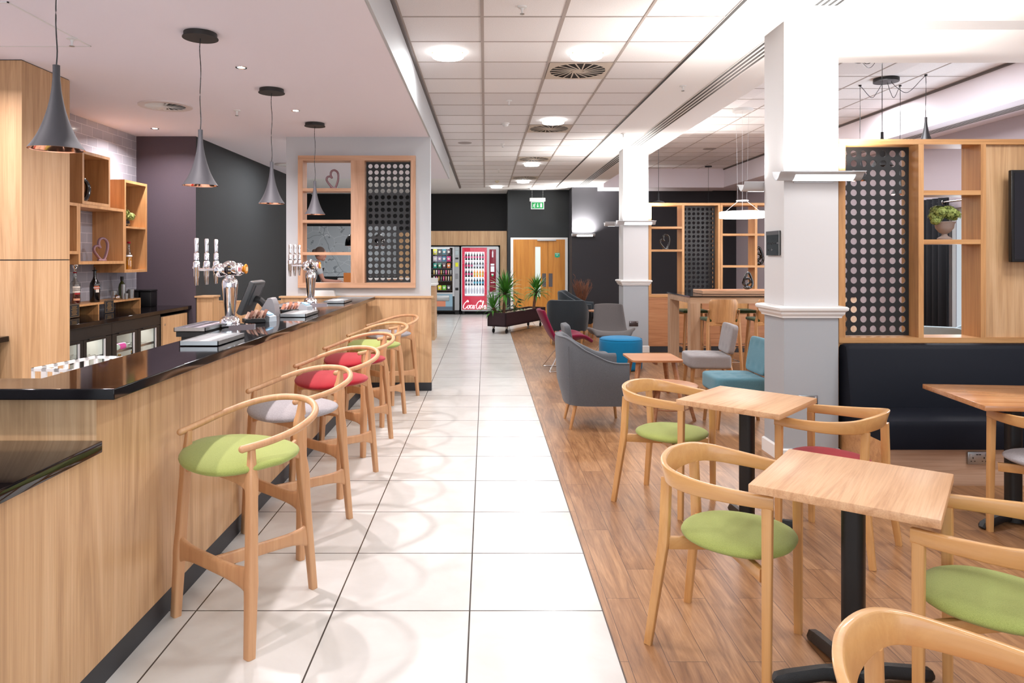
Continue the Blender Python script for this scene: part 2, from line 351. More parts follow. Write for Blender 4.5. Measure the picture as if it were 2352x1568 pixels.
s = MB(); s.box(2.84, 5.73, 6.19, 16.9, ZL, ZL + .06); struct(s, 'ceiling', CTILE)
s = MB()
for k in range(1, 6): s.box(2.7 + .6 * k - .009, 2.7 + .6 * k + .009, 6.19, 16.9, ZL - .004, ZL + .001)
for k in range(18): s.box(2.84, 5.73, 6.47 + .6 * k - .007, 6.47 + .6 * k + .007, ZL - .004, ZL + .001)
struct(s, 'ceiling_tee_trim', TEE)
s = MB(); s.box(5.73, 6.4, 6.19, 17.9, ZBH, ZL + .06); s.box(2.84, 5.73, 16.9, 17.9, ZBH - .01, ZL + .06); struct(s, 'ceiling_bulkhead', BARC)
s = MB(); s.box(5.715, 5.735, 6.19, 16.9, ZL - .03, ZL); struct(s, 'trim_5', M('shadow_gap', '#6d6664'))
# walls
s = MB(); s.box(-4.2, -4.08, -3, 8.22, 0, ZB); struct(s, 'wall_bar', TILEW)
s = MB(); s.box(-4.2, -3.385, 8.22, 12.0, 0, ZB); struct(s, 'wall_dark', [DKWALL, DKWALL_LIT])
_w = bpy.data.objects['wall_dark']
for p in _w.data.polygons:
    if p.normal.y < -.5: p.material_index = 1  # camera-facing side takes the painted purple light
s = MB(); s.box(-6.1, -6, -3, 20, 0, ZC + .06); struct(s, 'wall_left', DKWALL)
s = MB(); s.box(-6, .585, 19.6, 19.75, 0, ZC); struct(s, 'wall_back', BLKWALL)
s = MB(); s.box(.585, 2.2, 18.5, 19.6, 0, ZC); struct(s, 'wall_door_side', M('wall_back_dark', '#232628', .75, bump=.25, bscale=90))
s = MB(); s.box(2.2, 6.5, 17.8, 18.0, 0, ZC); s.box(2.19, 2.2, 17.8, 18.5, 0, ZC); struct(s, 'wall_lounge_back', M('wall_lounge', '#28272c', .72, bump=.25, bscale=90))
s = MB(); s.box(6.35, 6.5, -3, 7.3, 0, ZC); s.box(6.35, 6.5, 9.7, 17.8, 0, ZL); s.box(6.35, 6.5, 7.3, 9.7, 0, .5); s.box(6.35, 6.5, 7.3, 9.7, 2.22, ZC); struct(s, 'wall_right', LILAC)
w = tag(MB().box(6.4, 6.45, 7.3, 7.36, .5, 2.22).box(6.4, 6.45, 9.64, 9.7, .5, 2.22).box(6.4, 6.45, 8.37, 8.43, .5, 2.22).box(6.4, 6.45, 7.3, 9.7, .5, .56).box(6.4, 6.45, 7.3, 9.7, 2.16, 2.22).box(6.41, 6.44, 7.3, 9.7, 1.75, 1.79).build('window_1', WHITE), kind='structure')
MB().box(6.42, 6.425, 7.36, 9.64, .56, 2.16).build('pane', GLASS, w)
# pale building seen outside that window
bd = thing('building', 'pale building outside the lounge window', 'building', (13, 11, 0))
s = MB(); s.box(0, 1, -7, 7, 0, 12); s.build('facade', M('facade_pale', '#cfd9e2', .8), bd)
for i in range(9):
    for j in range(3): MB().box(-.04, .02, -6 + i * 1.4, -5.2 + i * 1.4, .6 + j * 1.6, 1.7 + j * 1.6).build('window', M('facade_glass', '#7f97ab', .2), bd)
# grey end wall of the bar with its opening
GX0, GX1, OX0, OX1, OZ0, OZ1 = -2.34, -.65, -2.16, -.84, 1.22, 2.71
s = MB()
s.box(GX0, OX0, 8.26, 8.40, 0, ZB); s.box(OX1, GX1, 8.26, 8.40, 0, ZB); s.box(OX0, OX1, 8.26, 8.40, 0, OZ0); s.box(OX0, OX1, 8.26, 8.40, OZ1, ZB); struct(s, 'wall_bar_end', WALLG)
# half-height panelling
def lowpanel(name, label, x0, x1, y0, y1, h, cap=.02, skirt=True):
    t = thing(name, label, 'panel', (x0, y0, 0)); MB().box(0, x1 - x0, 0, y1 - y0, .095 if skirt else 0, h - .022).build('panel', LAM_V, t)
    MB().rbox(-cap, x1 - x0 + cap, -cap, y1 - y0, h - .022, h, .003, 1).build('cap', LAM_X, t)
    if skirt: MB().box(.0, x1 - x0 + .002, -.004, y1 - y0 - .002, 0, .095).build('plinth', SKIRT, t)
    return t
lowpanel('wall_panelling', 'waist-high oak laminate panelling with a ledge where the bar counter ends', -2.38, -.63, 8.18, 8.255, 1.10)
lowpanel('low_partition', 'low oak partition between the dark wall and the end of the bar', -3.36, -2.36, 8.62, 8.68, 1.02, cap=0)
t = lowpanel('panelling_post', 'square oak laminate post with a cap beside the dark purple wall', -3.38, -3.20, 8.23, 8.44, 1.10)
# columns
def column(y, label_up, sock):
    s = MB(); s.box(2.25, 2.66, y, y + .37, 1.13, ZC + .01); s.T = I4()
    c = struct(s, 'column', COLW)
    MB().box(2.25, 2.66, y, y + .37, 0, 1.13).build('lower_column', M('column_grey', '#a2a5a9', .6), c)
    prof = [(0, 0), (.018, 0), (.02, .012), (.034, .03), (.036, .044), (.052, .058), (.055, .075), (.045, .085), (.02, .09), (0, .09)]
    s = MB()
    def ring(d, z): return [(2.25 - d, y - d, z), (2.66 + d, y - d, z), (2.66 + d, y + .37 + d, z), (2.25 - d, y + .37 + d, z)]
    s.loft([ring(d, 1.095 + z) for d, z in prof], m=0); s.build('moulding', PLASTW, c, ang=20)
    s = MB(); s.loft([ring(d, z) for d, z in [(0, 0), (.016, 0), (.016, .10), (.006, .11), (0, .11)]]); s.build('skirting', PLASTW, c, ang=20)
    return c
column(5.30, '', 0); column(11.48, '', 0)
def uplighter(label, x, y, z, face=-1, w=.62, power=45, col=(1, .97, .92)):
    """curved aluminium trough that throws its light up the wall; face -1 looks towards the camera"""
    t = thing('wall_uplighter', label, 'wall light', (x, y, z), 0 if face < 0 else pi, 'curved wall uplighters')
    arc = [(-.003, .058), (-.02, .022), (-.05, -.004), (-.085, -.010), (-.115, .008), (-.138, .034), (-.156, .046), (-.172, .046)]
    arc = smooth_path([(0, a, b) for a, b in arc], 4)
    s = MB(); th = .006; rings = []
    for xx in (-w / 2, w / 2):
        rings.append([(xx, p.y, p.z) for p in arc] + [(xx, p.y, p.z + th) for p in reversed(arc)])
    s.loft(rings); s.build('trough', SILVER, t)
    s = MB()
    for sx in (-1, 1): s.add([(sx * w / 2, p.y, p.z) for p in arc] + [(sx * w / 2, -.005, .045)], [list(range(len(arc) + 1))])
    MB().box(-w / 2 + .16, w / 2 - .16, -.012, 0, -.02, .05).build('bracket', SILVER, t)
    s = MB(); s.box(-w / 2 + .09, w / 2 - .07, -.125, -.04, -.0, .004); s.T = I4()
    g = MB(); q_ = [p for p in arc if -.136 < p.y < -.075]; k_ = len(q_)
    g.add([(x_, p.y - .001, p.z - .0015) for x_ in (-w / 2 + .12, w / 2 - .06) for p in q_], [(i, i + 1, k_ + i + 1, k_ + i) for i in range(k_ - 1)]); g.build('diffuser', LAMPS, t)
    g = MB(); g.box(-w / 2 + .06, w / 2 - .06, -.095, -.065, .02, .034); g.build('tube', LAMPW, t)
    l = area('uplight', (x, y + face * .14, z + .06), w - .12, power, col, rot=(radians(180 + 14 * face), 0, 0), sy=.05, spread=radians(140))
    return t
uplighter('curved silver uplighter on the front of the column nearest the tables', 2.47, 5.298, 2.13, power=70)
uplighter('curved silver uplighter on the rear side of the column carrying the black sign', 2.40, 5.672, 2.10, 1, power=10)
uplighter('curved silver uplighter on the front of the farther column near the blue pouf', 2.44, 11.478, 2.09, power=80)
uplighter('curved silver uplighter on the rear side of the farther column', 2.33, 11.852, 2.09, 1, power=8)
uplighter('curved silver uplighter on the dark wall beside the timber doors', 2.47, 17.798, 2.09, w=.58, power=90)
# sockets
def socket(label, loc, rz, mat=STEEL, usb=False):
    t = thing('wall_socket', label, 'socket', loc, rz); MB().rbox(-.073, .073, -.008, 0, -.043, .043, .004, 2).build('plate', mat, t)
    for sx in (-1, 1):
        s = MB(); s.box(sx * .038 - .003, sx * .038 + .003, -.0095, -.007, -.003, .008); s.box(sx * .038 - .016, sx * .038 - .008, -.0095, -.007, -.022, -.017); s.box(sx * .038 + .008, sx * .038 + .016, -.0095, -.007, -.022, -.017)
        s.build('outlet', BLACK, t); MB().rbox(sx * .055 - .006, sx * .055 + .006, -.013, -.007, .014, .032, .001, 1).build('switch', SILVER, t)
    if usb: MB().box(-.016, -.002, -.0095, -.007, .022, .028).build('port', BLACK, t); MB().box(.002, .016, -.0095, -.007, .022, .028).build('port', BLACK, t)
    return t
socket('double steel wall socket with charging ports in the wooden base of the banquette', (3.34, 4.77, .19), 0, usb=True)
socket('dark metal double socket low on the farther column', (2.42, 11.48, .47), 0, M('nickel_dark', '#6a6264', .3, .9))
socket('steel socket plate low on the front of the near column behind a table corner', (2.43, 5.30, .47), 0)
# ---------------------------------------------------------------- divider units with perforated screens
def perforated(x0, x1, z0, z1, y, nx, nz, r, th=.008, seg=16):
    s = MB(); px = (x1 - x0) / nx; pz = (z1 - z0) / nz; q = seg // 4
    for yy in (y, y + th):
        for i in range(nx):
            for j in range(nz):
                cx = x0 + px * (i + .5); cz = z0 + pz * (j + .5)
                circ_ = [(cx + r * cos(pi / 4 + 2 * pi * k / seg), yy, cz + r * sin(pi / 4 + 2 * pi * k / seg)) for k in range(seg)]
                cor = [(cx + px / 2, yy, cz + pz / 2), (cx - px / 2, yy, cz + pz / 2), (cx - px / 2, yy, cz - pz / 2), (cx + px / 2, yy, cz - pz / 2)]
                fs = [[4 + (k * q + n) % seg for n in range(q, -1, -1)] + [k, (k + 1) % 4] for k in range(4)]
                s.add(cor + circ_, fs)
    for i in range(nx):
        for j in range(nz):
            cx = x0 + px * (i + .5); cz = z0 + pz * (j + .5)
            vs = [(cx + r * cos(2 * pi * (k + .5) / seg + pi / 4 - pi / seg), yy, cz + r * sin(2 * pi * (k + .5) / seg + pi / 4 - pi / seg)) for yy in (y, y + th) for k in range(seg)]
            s.add(vs, [(k, (k + 1) % seg, seg + (k + 1) % seg, seg + k) for k in range(seg)])
    s.box(x0 - .012, x0, y, y + th, z0 - .012, z1 + .012); s.box(x1, x1 + .012, y, y + th, z0 - .012, z1 + .012); s.box(x0, x1, y, y + th, z1, z1 + .012); s.box(x0, x1, y, y + th, z0 - .012, z0)
    return s
SCREEN = M('screen_black', '#141517', .5)
def divider(label, X0, Y, D, Z0, Z1, bays, posts, rail=.04, V=OAK_V, X=OAK_X, base=None, cols=7):
    """bays: list of (x0,x1,kind,shelves); posts: (x0,x1)"""
    t = thing('room_divider', label, 'room divider', (X0, Y, 0)); x1 = max(p[1] for p in posts) - X0; L = lambda a: a - X0
    MB().box(0, x1, 0, D, Z1 - rail, Z1).build('top_rail', X, t); MB().box(0, x1, 0, D, Z0, Z0 + rail).build('bottom_rail', X, t)
    for a, b in posts: MB().box(L(a), L(b), .001, D - .001, Z0 + rail, Z1 - rail).build('post', V, t)
    for a, b, kind, sh in bays:
        if kind == 'screen':
            a_, b_ = L(a) + .002, L(b) - .002; n = cols; rows = 19; zz0, zz1 = Z0 + rail + .004, Z1 - rail - .004
            f = perforated(a_ + .012, b_ - .012, zz0 + .012, zz1 - .012, D * .55, n, rows, .0262); f.build('perforated_screen', SCREEN, t)
        elif kind == 'panel': MB().box(L(a), L(b), .03, .05, Z0 + rail, Z1 - rail).build('back_panel', LAM_V, t)
        for zz in sh or []: MB().box(L(a), L(b), .002, D - .002, zz - .035, zz).build('shelf', X, t)
    if base is not None:
        MB().box(0, x1, .01, D - .01, .1, Z0).build('base_panel', base, t); MB().box(0, x1, .014, D - .014, 0, .1).build('plinth', SKIRT, t)
    return t
PINKO_V = wood('pink_oak_upright', 'z', ('#b08664', '#c89c7c', '#d2a88a')); PINKO_X = wood('pink_oak_cross', 'x', ('#b08664', '#c89c7c', '#d2a88a'))
divider('oak framed divider with shelves and black screen set into the bar end wall', -2.188, 8.20, .20, 1.195, 2.738,
        [(-2.132, -1.57, 'open', [2.357, 1.988, 1.612]), (-1.41, -.873, 'screen', None)], [(-2.188, -2.132), (-1.57, -1.41), (-.873, -.817)], rail=.058, V=PINKO_V, X=PINKO_X)
divider('tall oak divider with black perforated screen behind the navy banquette', 2.69, 5.35, .22, .90, 2.45,
        [(2.74, 3.296, 'screen', None), (3.336, 3.77, 'open', [2.06, 1.686]), (3.81, 6.28, 'panel', None)], [(2.69, 2.74), (3.296, 3.336), (3.77, 3.81), (6.28, 6.33)], base=OAK_V, cols=7)
divider('oak shelf divider with perforated black screen behind the high table', 2.665, 11.48, .30, .90, 2.44,
        [(2.71, 3.21, 'open', [2.055, 1.68]), (3.25, 3.80, 'screen', None)], [(2.665, 2.71), (3.21, 3.25), (3.80, 3.835)], base=RED_WOOD)
divider('oak shelf divider of open squares beside the near column', 3.84, 11.48, .30, .90, 2.44,
        [(3.875, 4.40, 'open', [1.94, 1.42]), (4.44, 4.96, 'open', [1.94, 1.42]), (5.0, 5.56, 'screen', None)], [(3.84, 3.875), (4.40, 4.44), (4.96, 5.0), (5.56, 5.60)], base=RED_WOOD)
# ---------------------------------------------------------------- doors, vending wall
d = tag(MB().box(-.07, 1.43, -.05, .0, 2.02, 2.07).box(-.07, -.001, -.05, 0, 0, 2.019).box(1.361, 1.43, -.05, 0, 0, 2.019).build('door_1', PLASTW, loc=(.73, 18.5, 0)), kind='structure')
for a, b, nm in ((0, .905, 1), (.911, 1.36, 2)):
    lf = MB()
    if nm == 1: lf.box(a, .575, -.045, -.01, .01, 2.02); lf.box(.715, b, -.045, -.01, .01, 2.02); lf.box(.575, .715, -.045, -.01, .01, .52); lf.box(.575, .715, -.045, -.01, 1.83, 2.02)
    else: lf.box(a, b, -.045, -.01, .01, 2.02)
    lf = lf.build('door_leaf', DOORW, d)
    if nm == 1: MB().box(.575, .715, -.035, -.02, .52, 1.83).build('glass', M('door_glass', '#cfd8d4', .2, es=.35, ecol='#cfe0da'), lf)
    x0 = .76 if nm == 1 else .93
    MB().box(x0, x0 + .10, -.049, -.044, .78, 1.13).build('push_plate', M('plate_dark', '#5a5456', .4, .5), lf)
    if nm == 2:
        sg = MB(); sg.rbox(1.09, 1.22, -.05, -.044, 1.555, 1.67, .002, 1); sg.add([(1.13, -.048, 1.556), (1.18, -.048, 1.556), (1.155, -.048, 1.535)], [(0, 2, 1)]); sg.build('sign', M('sign_green', '#12a07a', .4), lf)
        MB().box(1.10, 1.21, -.0515, -.0495, 1.642, 1.652).box(1.125, 1.175, -.0515, -.0495, 1.60, 1.606).box(1.14, 1.16, -.0515, -.0495, 1.613, 1.62).build('sign_print', WHITET, lf)
MB().rbox(.63, 1.12, -.09, -.045, 1.985, 2.015, .004, 1).build('door_closer', SILVER, d)
# exit sign
t = thing('exit_sign', 'green running man exit sign hung on chains before the timber doors', 'exit sign', (1.34, 18.1, 0))
MB().rbox(-.2, .2, -.06, .06, ZC - .035, ZC, .004, 1).build('bracket', PLASTW, t)
for sx in (-.14, .14):
    s = MB()
    for k in range(6): s.sweep([(sx + (.008 * cos(a) if k % 2 else 0), .008 * cos(a) if not k % 2 else 0, ZC - .055 - k * .034 + .02 * sin(a)) for a in [i * pi / 4 for i in range(8)]], circ(.0025, 5), closed=True)
    s.build('chain', STEEL, t)
MB().rbox(-.2, .2, -.05, .05, 2.99, 3.08, .006, 1).build('housing', PLASTW, t)
MB().rbox(-.17, .17, -.012, .012, 2.79, 2.99, .003, 1).build('frame', SILVER, t)
MB().box(-.15, .15, -.016, -.012, 2.81, 2.965).build('panel', M('exit_green', '#0a7a3c', .4, es=.5), t)
s = MB(); y0, y1 = -.019, -.0155
def bar2(a, b, w):
    a = Vector((a[0], 0, a[1])); b = Vector((b[0], 0, b[1])); n = (b - a).normalized(); q = Vector((-n.z, 0, n.x)) * w / 2
    s.add([(p.x, yy, p.z) for yy in (y0, y1) for p in (a + q, b + q, b - q, a - q)], [(0, 1, 2, 3), (4, 7, 6, 5), (0, 4, 5, 1), (1, 5, 6, 2), (2, 6, 7, 3), (3, 7, 4, 0)])
for a, b, w in [((-.075, 2.915), (-.09, 2.875), .02), ((-.09, 2.875), (-.07, 2.85), .012), ((-.07, 2.85), (-.078, 2.825), .010), ((-.092, 2.875), (-.112, 2.852), .012), ((-.112, 2.852), (-.128, 2.852), .010), ((-.078, 2.91), (-.052, 2.898), .009), ((-.08, 2.91), (-.108, 2.905), .009), ((-.108, 2.905), (-.118, 2.885), .009)]: bar2(a, b, w)
s.box(-.074, -.058, y0, y1, 2.925, 2.943); bar2((.005, 2.94), (.005, 2.86), .012); bar2((.005, 2.845), (-.018, 2.875), .01); bar2((.005, 2.845), (.028, 2.875), .01); s.box(.07, .115, y0, y1, 2.84, 2.94)
s.build('pictogram', WHITET, t)
# timber surround of the vending machines
t = thing('vending_surround', 'oak laminate wall panel framing the two vending machines', 'wall panel', (0, 19.15, 0))
s = MB(); s.box(-2.4, .58, 0, .44, 1.88, 2.27); s.box(-2.4, -2.03, 0, .44, 0, 1.88); s.box(.40, .58, 0, .44, 0, 1.88); s.build('panel', LAM_V, t)
MB().box(-2.03, .40, .40, .44, 0, 1.88).build('recess', BLACK, t)
RED = M('machine_red', '#ac0a30', .35, es=.5, ecol='#c00c38'); SILV = M('machine_silver', '#a9abad', .4, .4)
def vgrid(): pass
# drinks machine
t = thing('drinks_machine', 'red and silver drinks vending machine with lit shelves of bottles', 'vending machine', (-.66, 19.06, 0))
s = MB(); s.rbox(0, 1.03, .45, .5, .09, 1.85, .004, 1); s.box(0, .03, .0, .48, .09, 1.85); s.box(1.0, 1.03, 0, .48, .09, 1.85); s.box(0, 1.03, 0, .48, 1.82, 1.85); s.box(0, 1.03, 0, .48, .09, .13); s.build('cabinet', SILV, t)
MB().box(.03, .09, .03, .4, 0, .09).box(.9, .96, .03, .4, 0, .09).build('foot', BLACK, t)
s = MB(); s.box(.03, .095, 0, .03, .13, 1.82); s.box(.63, .70, 0, .03, .13, 1.82); s.box(.095, .63, 0, .03, 1.70, 1.82); s.box(.095, .63, 0, .03, .13, .50); s.build('red_panel', RED, t)
s = MB(); s.box(.005, .03, -.02, 0, .11, 1.84); s.box(.70, .73, -.02, 0, .11, 1.84); s.box(.03, .70, -.02, 0, 1.815, 1.84); s.box(.03, .70, -.02, 0, .11, .135); s.build('door_frame', SILVER, t)
MB().box(.095, .63, .33, .35, .5, 1.7).build('lit_back', M('machine_light', '#eef4ff', .5, es=1.5), t)
SH = [1.475, 1.245, 1.015, .785, .56]
for z in SH: MB().box(.095, .63, .05, .33, z - .018, z).build('shelf', M('machine_shelf', '#f2f4f8', .4, es=.4), t)
MB().box(.73, 1.01, -.02, .02, .13, 1.84).build('control_column', SILVER, t)
MB().rbox(.765, .945, -.032, -.018, .62, 1.77, .008, 2).build('control_panel', M('panel_red', '#7c0626', .3, es=.12), t)
s = MB(); s.box(.80, .90, -.036, -.031, 1.33, 1.38); s.box(.80, .90, -.036, -.031, 1.16, 1.31); s.box(.82, .88, -.036, -.031, 1.08, 1.11); s.box(.80, .9, -.036, -.031, .86, .875)
s.lathe([(.0, 0), (.018, 0), (.019, .06), (.017, .09), (.02, .13), (.008, .17), (.008, .19), (0, .19)], 10, (.855, -.036, 1.55)); s.build('display', M('display_pale', '#cfd4da', .3, es=.5), t)
MB().box(.83, .875, -.037, -.031, 1.045, 1.07).build('button', M('led_green', '#19b36b', .4, es=.8), t)
# the script on the red panel, drawn as ribbons
def ribbon2(s, pts, w, y):
    P = smooth_path([(a, 0, b) for a, b in pts], 5)
    for i in range(len(P) - 1):
        d_ = (P[i + 1] - P[i]).normalized(); q = Vector((-d_.z, 0, d_.x)); k0 = w * (.55 + .45 * abs(d_.z)); 
        s.add([(P[i] + q * k0)[:], (P[i + 1] + q * k0)[:], (P[i + 1] - q * k0)[:], (P[i] - q * k0)[:]], [(0, 1, 2, 3)]); 
s = MB(T(.055, -.006, .155) @ Matrix.Scale(.125, 4))
for pts in [[(.9, 1.5), (1.3, 1.9), (1.5, 1.5), (.9, 1.55), (.2, .9), (.1, .2), (.6, .05), (1.1, .5)], [(1.75, .8), (1.3, .7), (1.25, .15), (1.6, .1), (1.8, .6), (1.75, .8), (2.1, .7)], [(2.5, .7), (2.35, .85), (2.05, .6), (2.1, .1), (2.6, .3)],
            [(3.1, .75), (2.8, .75), (2.65, .2), (2.95, .1), (3.15, .75), (3.1, .15), (3.35, .2)], [(3.35, .75), (3.6, .8)], [(4.6, 1.6), (5.0, 1.9), (5.1, 1.5), (4.6, 1.7), (3.9, 1.1), (3.75, .3), (4.1, .0), (4.6, .5)],
            [(5.0, .75), (4.65, .7), (4.6, .15), (4.9, .1), (5.1, .55), (5.0, .75), (5.35, .6)], [(5.35, .5), (5.75, 1.5), (5.55, 1.7), (5.4, .3), (5.6, .1)], [(6.3, .75), (6.0, .75), (5.85, .2), (6.15, .1), (6.35, .75), (6.3, .15), (6.6, .25)]]: ribbon2(s, [(a * .77, b) for a, b in pts], .095, 0)
s.build('script_logo', M('logo_white', '#f6e8ea', .5, es=.5), t, ang=0)
MB().box(.03, .70, -.012, -.010, .135, 1.815).build('glass', glassy('glass_dull', '#ffffff', .02), t)
bprof = [(0, 0), (.026, 0), (.03, .01), (.028, .05), (.024, .075), (.031, .11), (.026, .15), (.012, .175), (.012, .195), (0, .195)]
def vb(name, c1, c2, label, group, z, xs):
    o0 = None
    for i, x in enumerate(xs):
        if o0 is None:
            o0 = thing(name, label, 'bottle', (x, 19.16, z), 0, group); MB().lathe(bprof, 10).build('bottle_body', c1, o0)
            MB().lathe([(.0305, .055), (.0315, .06), (.0315, .105), (.0305, .11)], 10, caps=False).build('label', c2, o0); MB().lathe([(0, .19), (.014, .19), (.014, .212), (0, .212)], 8).build('cap', c2, o0)
        else: place(o0, False, (x, 19.16, z), 0)
COLA = M('cola_dark', '#14060a', .15); PINKL = M('label_pink', '#c92a72', .5); WL = M('label_white', '#c8cfdc', .5); ORJ = M('juice_orange', '#e8901c', .3); YL = M('label_yellow', '#e0cf66', .5); AQ = M('label_aqua', '#4fb4d4', .5); DKB = M('bottle_navy', '#1c2b3c', .2)
xs = [-.66 + .135 + .076 * i for i in range(7)]
vb('drink_bottle', COLA, PINKL, 'dark bottle with pink label on the top shelf of the drinks machine', 'bottles on the top shelf of the drinks machine', SH[0], xs)
vb('drink_bottle', COLA, PINKL, 'dark bottle with pink label on the second shelf of the drinks machine', 'pink label bottles on the second shelf', SH[1], xs[:3])
vb('drink_bottle', COLA, WL, 'dark bottle with white label on the second shelf of the drinks machine', 'white label bottles on the second shelf', SH[1], xs[3:])
vb('drink_bottle', COLA, PINKL, 'dark bottle with pink label on the third shelf beside the orange drinks', 'pink label bottles on the third shelf', SH[2], xs[:3])
vb('drink_bottle', ORJ, YL, 'orange drink bottle with yellow label on the third shelf of the machine', 'orange drink bottles on the third shelf', SH[2], xs[3:])
vb('drink_bottle', DKB, WL, 'dark bottle with white label on the fourth shelf of the drinks machine', 'white label bottles on the fourth shelf', SH[3], xs[:3])
vb('drink_bottle', DKB, AQ, 'dark bottle with aqua label on the fourth shelf of the drinks machine', 'aqua label bottles on the fourth shelf', SH[3], xs[3:])
vb('drink_bottle', WL, WL, 'pale bottle on the lowest lit shelf of the drinks machine', 'pale bottles on the lowest shelf', SH[4], xs)
# snack machine
t = thing('snack_machine', 'silver snack vending machine with colourful packets behind glass', 'vending machine', (-1.98, 19.06, 0))
s = MB(); s.box(0, 1.29, .47, .5, .09, 1.85); s.box(0, .03, 0, .48, .09, 1.85); s.box(1.26, 1.29, 0, .48, .09, 1.85); s.box(0, 1.29, 0, .48, 1.82, 1.85); s.box(0, 1.29, 0, .48, .09, .55); s.build('cabinet', BLACK, t)
MB().box(.03, .1, .03, .4, 0, .09).box(1.15, 1.27, .03, .4, 0, .09).build('foot', BLACK, t)
MB().box(.03, 1.0, .42, .44, .55, 1.82).build('back_panel', M('machine_back', '#15151a', .6), t)
MB().box(.05, 1.0, .02, .05, 1.79, 1.805).build('lamp', M('machine_strip', '#ffffff', .5, es=6), t)
s = MB(); s.box(0, .05, -.02, 0, .58, 1.84); s.box(1.09, 1.14, -.02, 0, .50, 1.84); s.box(.05, 1.09, -.02, 0, 1.81, 1.84); s.box(.05, 1.09, -.02, 0, .56, .60); s.build('door_frame', SILVER, t)
SS = [1.60, 1.43, 1.255, 1.10, .94, .66]; SS = [1.62, 1.44, 1.27, 1.11, .95, .78, .62]; SS = [1.62, 1.435, 1.255, 1.085, .915, .66]
for z in SS: MB().box(.03, 1.07, .04, .40, z - .012, z).box(.03, 1.07, .035, .04, z - .022, z + .004).build('shelf', M('snack_shelf', '#23232a', .4), t)
MB().rbox(1.145, 1.275, -.03, 0, .12, 1.84, .004, 1).build('control_column', M('silver_col', '#a5a7aa', .4, .4), t)
s = MB(); s.box(1.165, 1.255, -.034, -.029, 1.76, 1.80); s.box(1.165, 1.25, -.034, -.029, 1.62, 1.73); s.build('display', M('display_mixed', '#aab8bc', .4), t)
MB().box(1.165, 1.25, -.034, -.029, 1.50, 1.545).box(1.165, 1.25, -.034, -.029, .66, .73).build('coin_slot', BLACK, t)
MB().box(1.165, 1.245, -.034, -.029, 1.30, 1.41).build('price_card', M('card_yellow', '#d8dc22', .5), t)
s = MB(); [s.cyl((1.178 + i * .026, -.03, 1.10 - j * .03), (1.178 + i * .026, -.035, 1.10 - j * .03), .009, 8) for i in range(3) for j in range(5)]; s.build('keypad', M('key_dark', '#222226', .5), t)
MB().rbox(.06, 1.0, -.03, 0, .38, .52, .01, 2).build('flap', STEEL, t)
s = MB(); s.box(0, 1.09, -.012, 0, .12, .56, 0); s.box(.2, .9, -.016, -.012, .22, .37, 1); s.box(0, 1.09, -.016, -.012, .13, .22, 2); s.build('graphic_panel', [M('gfx_blue', '#8fb2c4', .5), M('gfx_orange', '#d98a6a', .5), M('gfx_grey', '#5d6f80', .5)], t)
MB().box(.05, 1.09, -.012, -.010, .60, 1.81).build('glass', glassy('glass_dull', '#ffffff', .02), t)
PK = ['#d8d84a', '#20242c', '#1c6f80', '#50404c', '#d0c8d8', '#8a6fa0', '#2a7aa0', '#d83a8a', '#18a090', '#2c8a60', '#6a4048', '#e8823a', '#e84a98', '#c8a088', '#c8c8c8', '#d8c070', '#e8e4e0', '#d060a0', '#c89a40', '#6a6a6a', '#707078', '#e8dc20', '#70d040', '#404048']
def packet(w, h, col, label, x, z, group):
    t_ = thing('snack_packet', label, 'snack packet', (x, 19.10, z), 0, group)
    s = MB(); n = 6; vs = []
    for j in range(n + 1):
        tt = j / n; b_ = .5 + .5 * sin(pi * tt) ; 
        for yy in (-1, 1):
            for i in range(4): vs.append((-w / 2 + w * i / 3, yy * .018 * sin(pi * tt) * (1 if i in (1, 2) else .4) + .018, h * tt))
    fs = []
    for j in range(n):
        for i in range(3): a = j * 8 + i; fs.append((a, a + 1, a + 9, a + 8)); fs.append((a + 4, a + 12, a + 13, a + 5))
        fs.append((j * 8, j * 8 + 8, j * 8 + 12, j * 8 + 4)); fs.append((j * 8 + 3, j * 8 + 7, j * 8 + 15, j * 8 + 11))
    s.add(vs, fs); mt = M('packet_' + col[1:], col, .35); s.build('wrapper', mt, t_)
    MB().lathe([(0, 0), (w * .3, 0), (w * .3, .001), (0, .001)], 10).build('badge', M('packet_badge', '#e9e6df', .5), t_).matrix_local = T(0, -.003, h * .52) @ RX(pi / 2)
rows = [(4, .15, .155), (4, .15, .15), (4, .13, .14), (8, .05, .12), (8, .045, .12), (4, .14, .13)]
cn = ['top', 'second', 'third', 'fourth', 'fifth', 'lowest']; k = 0
CNAME = ['yellow and silver', 'black', 'teal', 'plum', 'pale lilac', 'purple', 'blue', 'hot pink', 'turquoise', 'green', 'brown', 'orange']
for r_, (n, w_, h_) in enumerate(rows):
    for i in range(n):
        x = -1.98 + .55 + (.47 if n == 4 else .50) * (i + .5) / n * 1.05
        if n == 4: col = PK[(r_ * 4 + i) % 12] if r_ < 3 else PK[20 + i]; nm = CNAME[r_ * 4 + i] if r_ < 3 else ['grey', 'dark grey', 'bright yellow', 'lime green'][i]; lab = nm + ' snack packet on the ' + cn[r_] + ' shelf of the snack machine'; g = None
        else: col = PK[12 + (i + r_) % 8]; lab = 'slim wrapped bar on the ' + cn[r_] + ' shelf of the snack machine'; g = 'slim bars on the ' + cn[r_] + ' shelf'
        packet(w_ * .72, h_, col, lab, x, SS[r_], g)
area('machine_lamp', (-.66 + .36, 19.2, 1.68), .5, 4, (1, 1, 1), sy=.05)
# mural behind the bar
t = thing('wall_map', 'large pale grey street map mural on the far dark wall', 'mural', (-5.5, 19.58, 0))
MB().box(0, 3.02, 0, .015, 1.02, 2.42).build('print', MAPM, t)
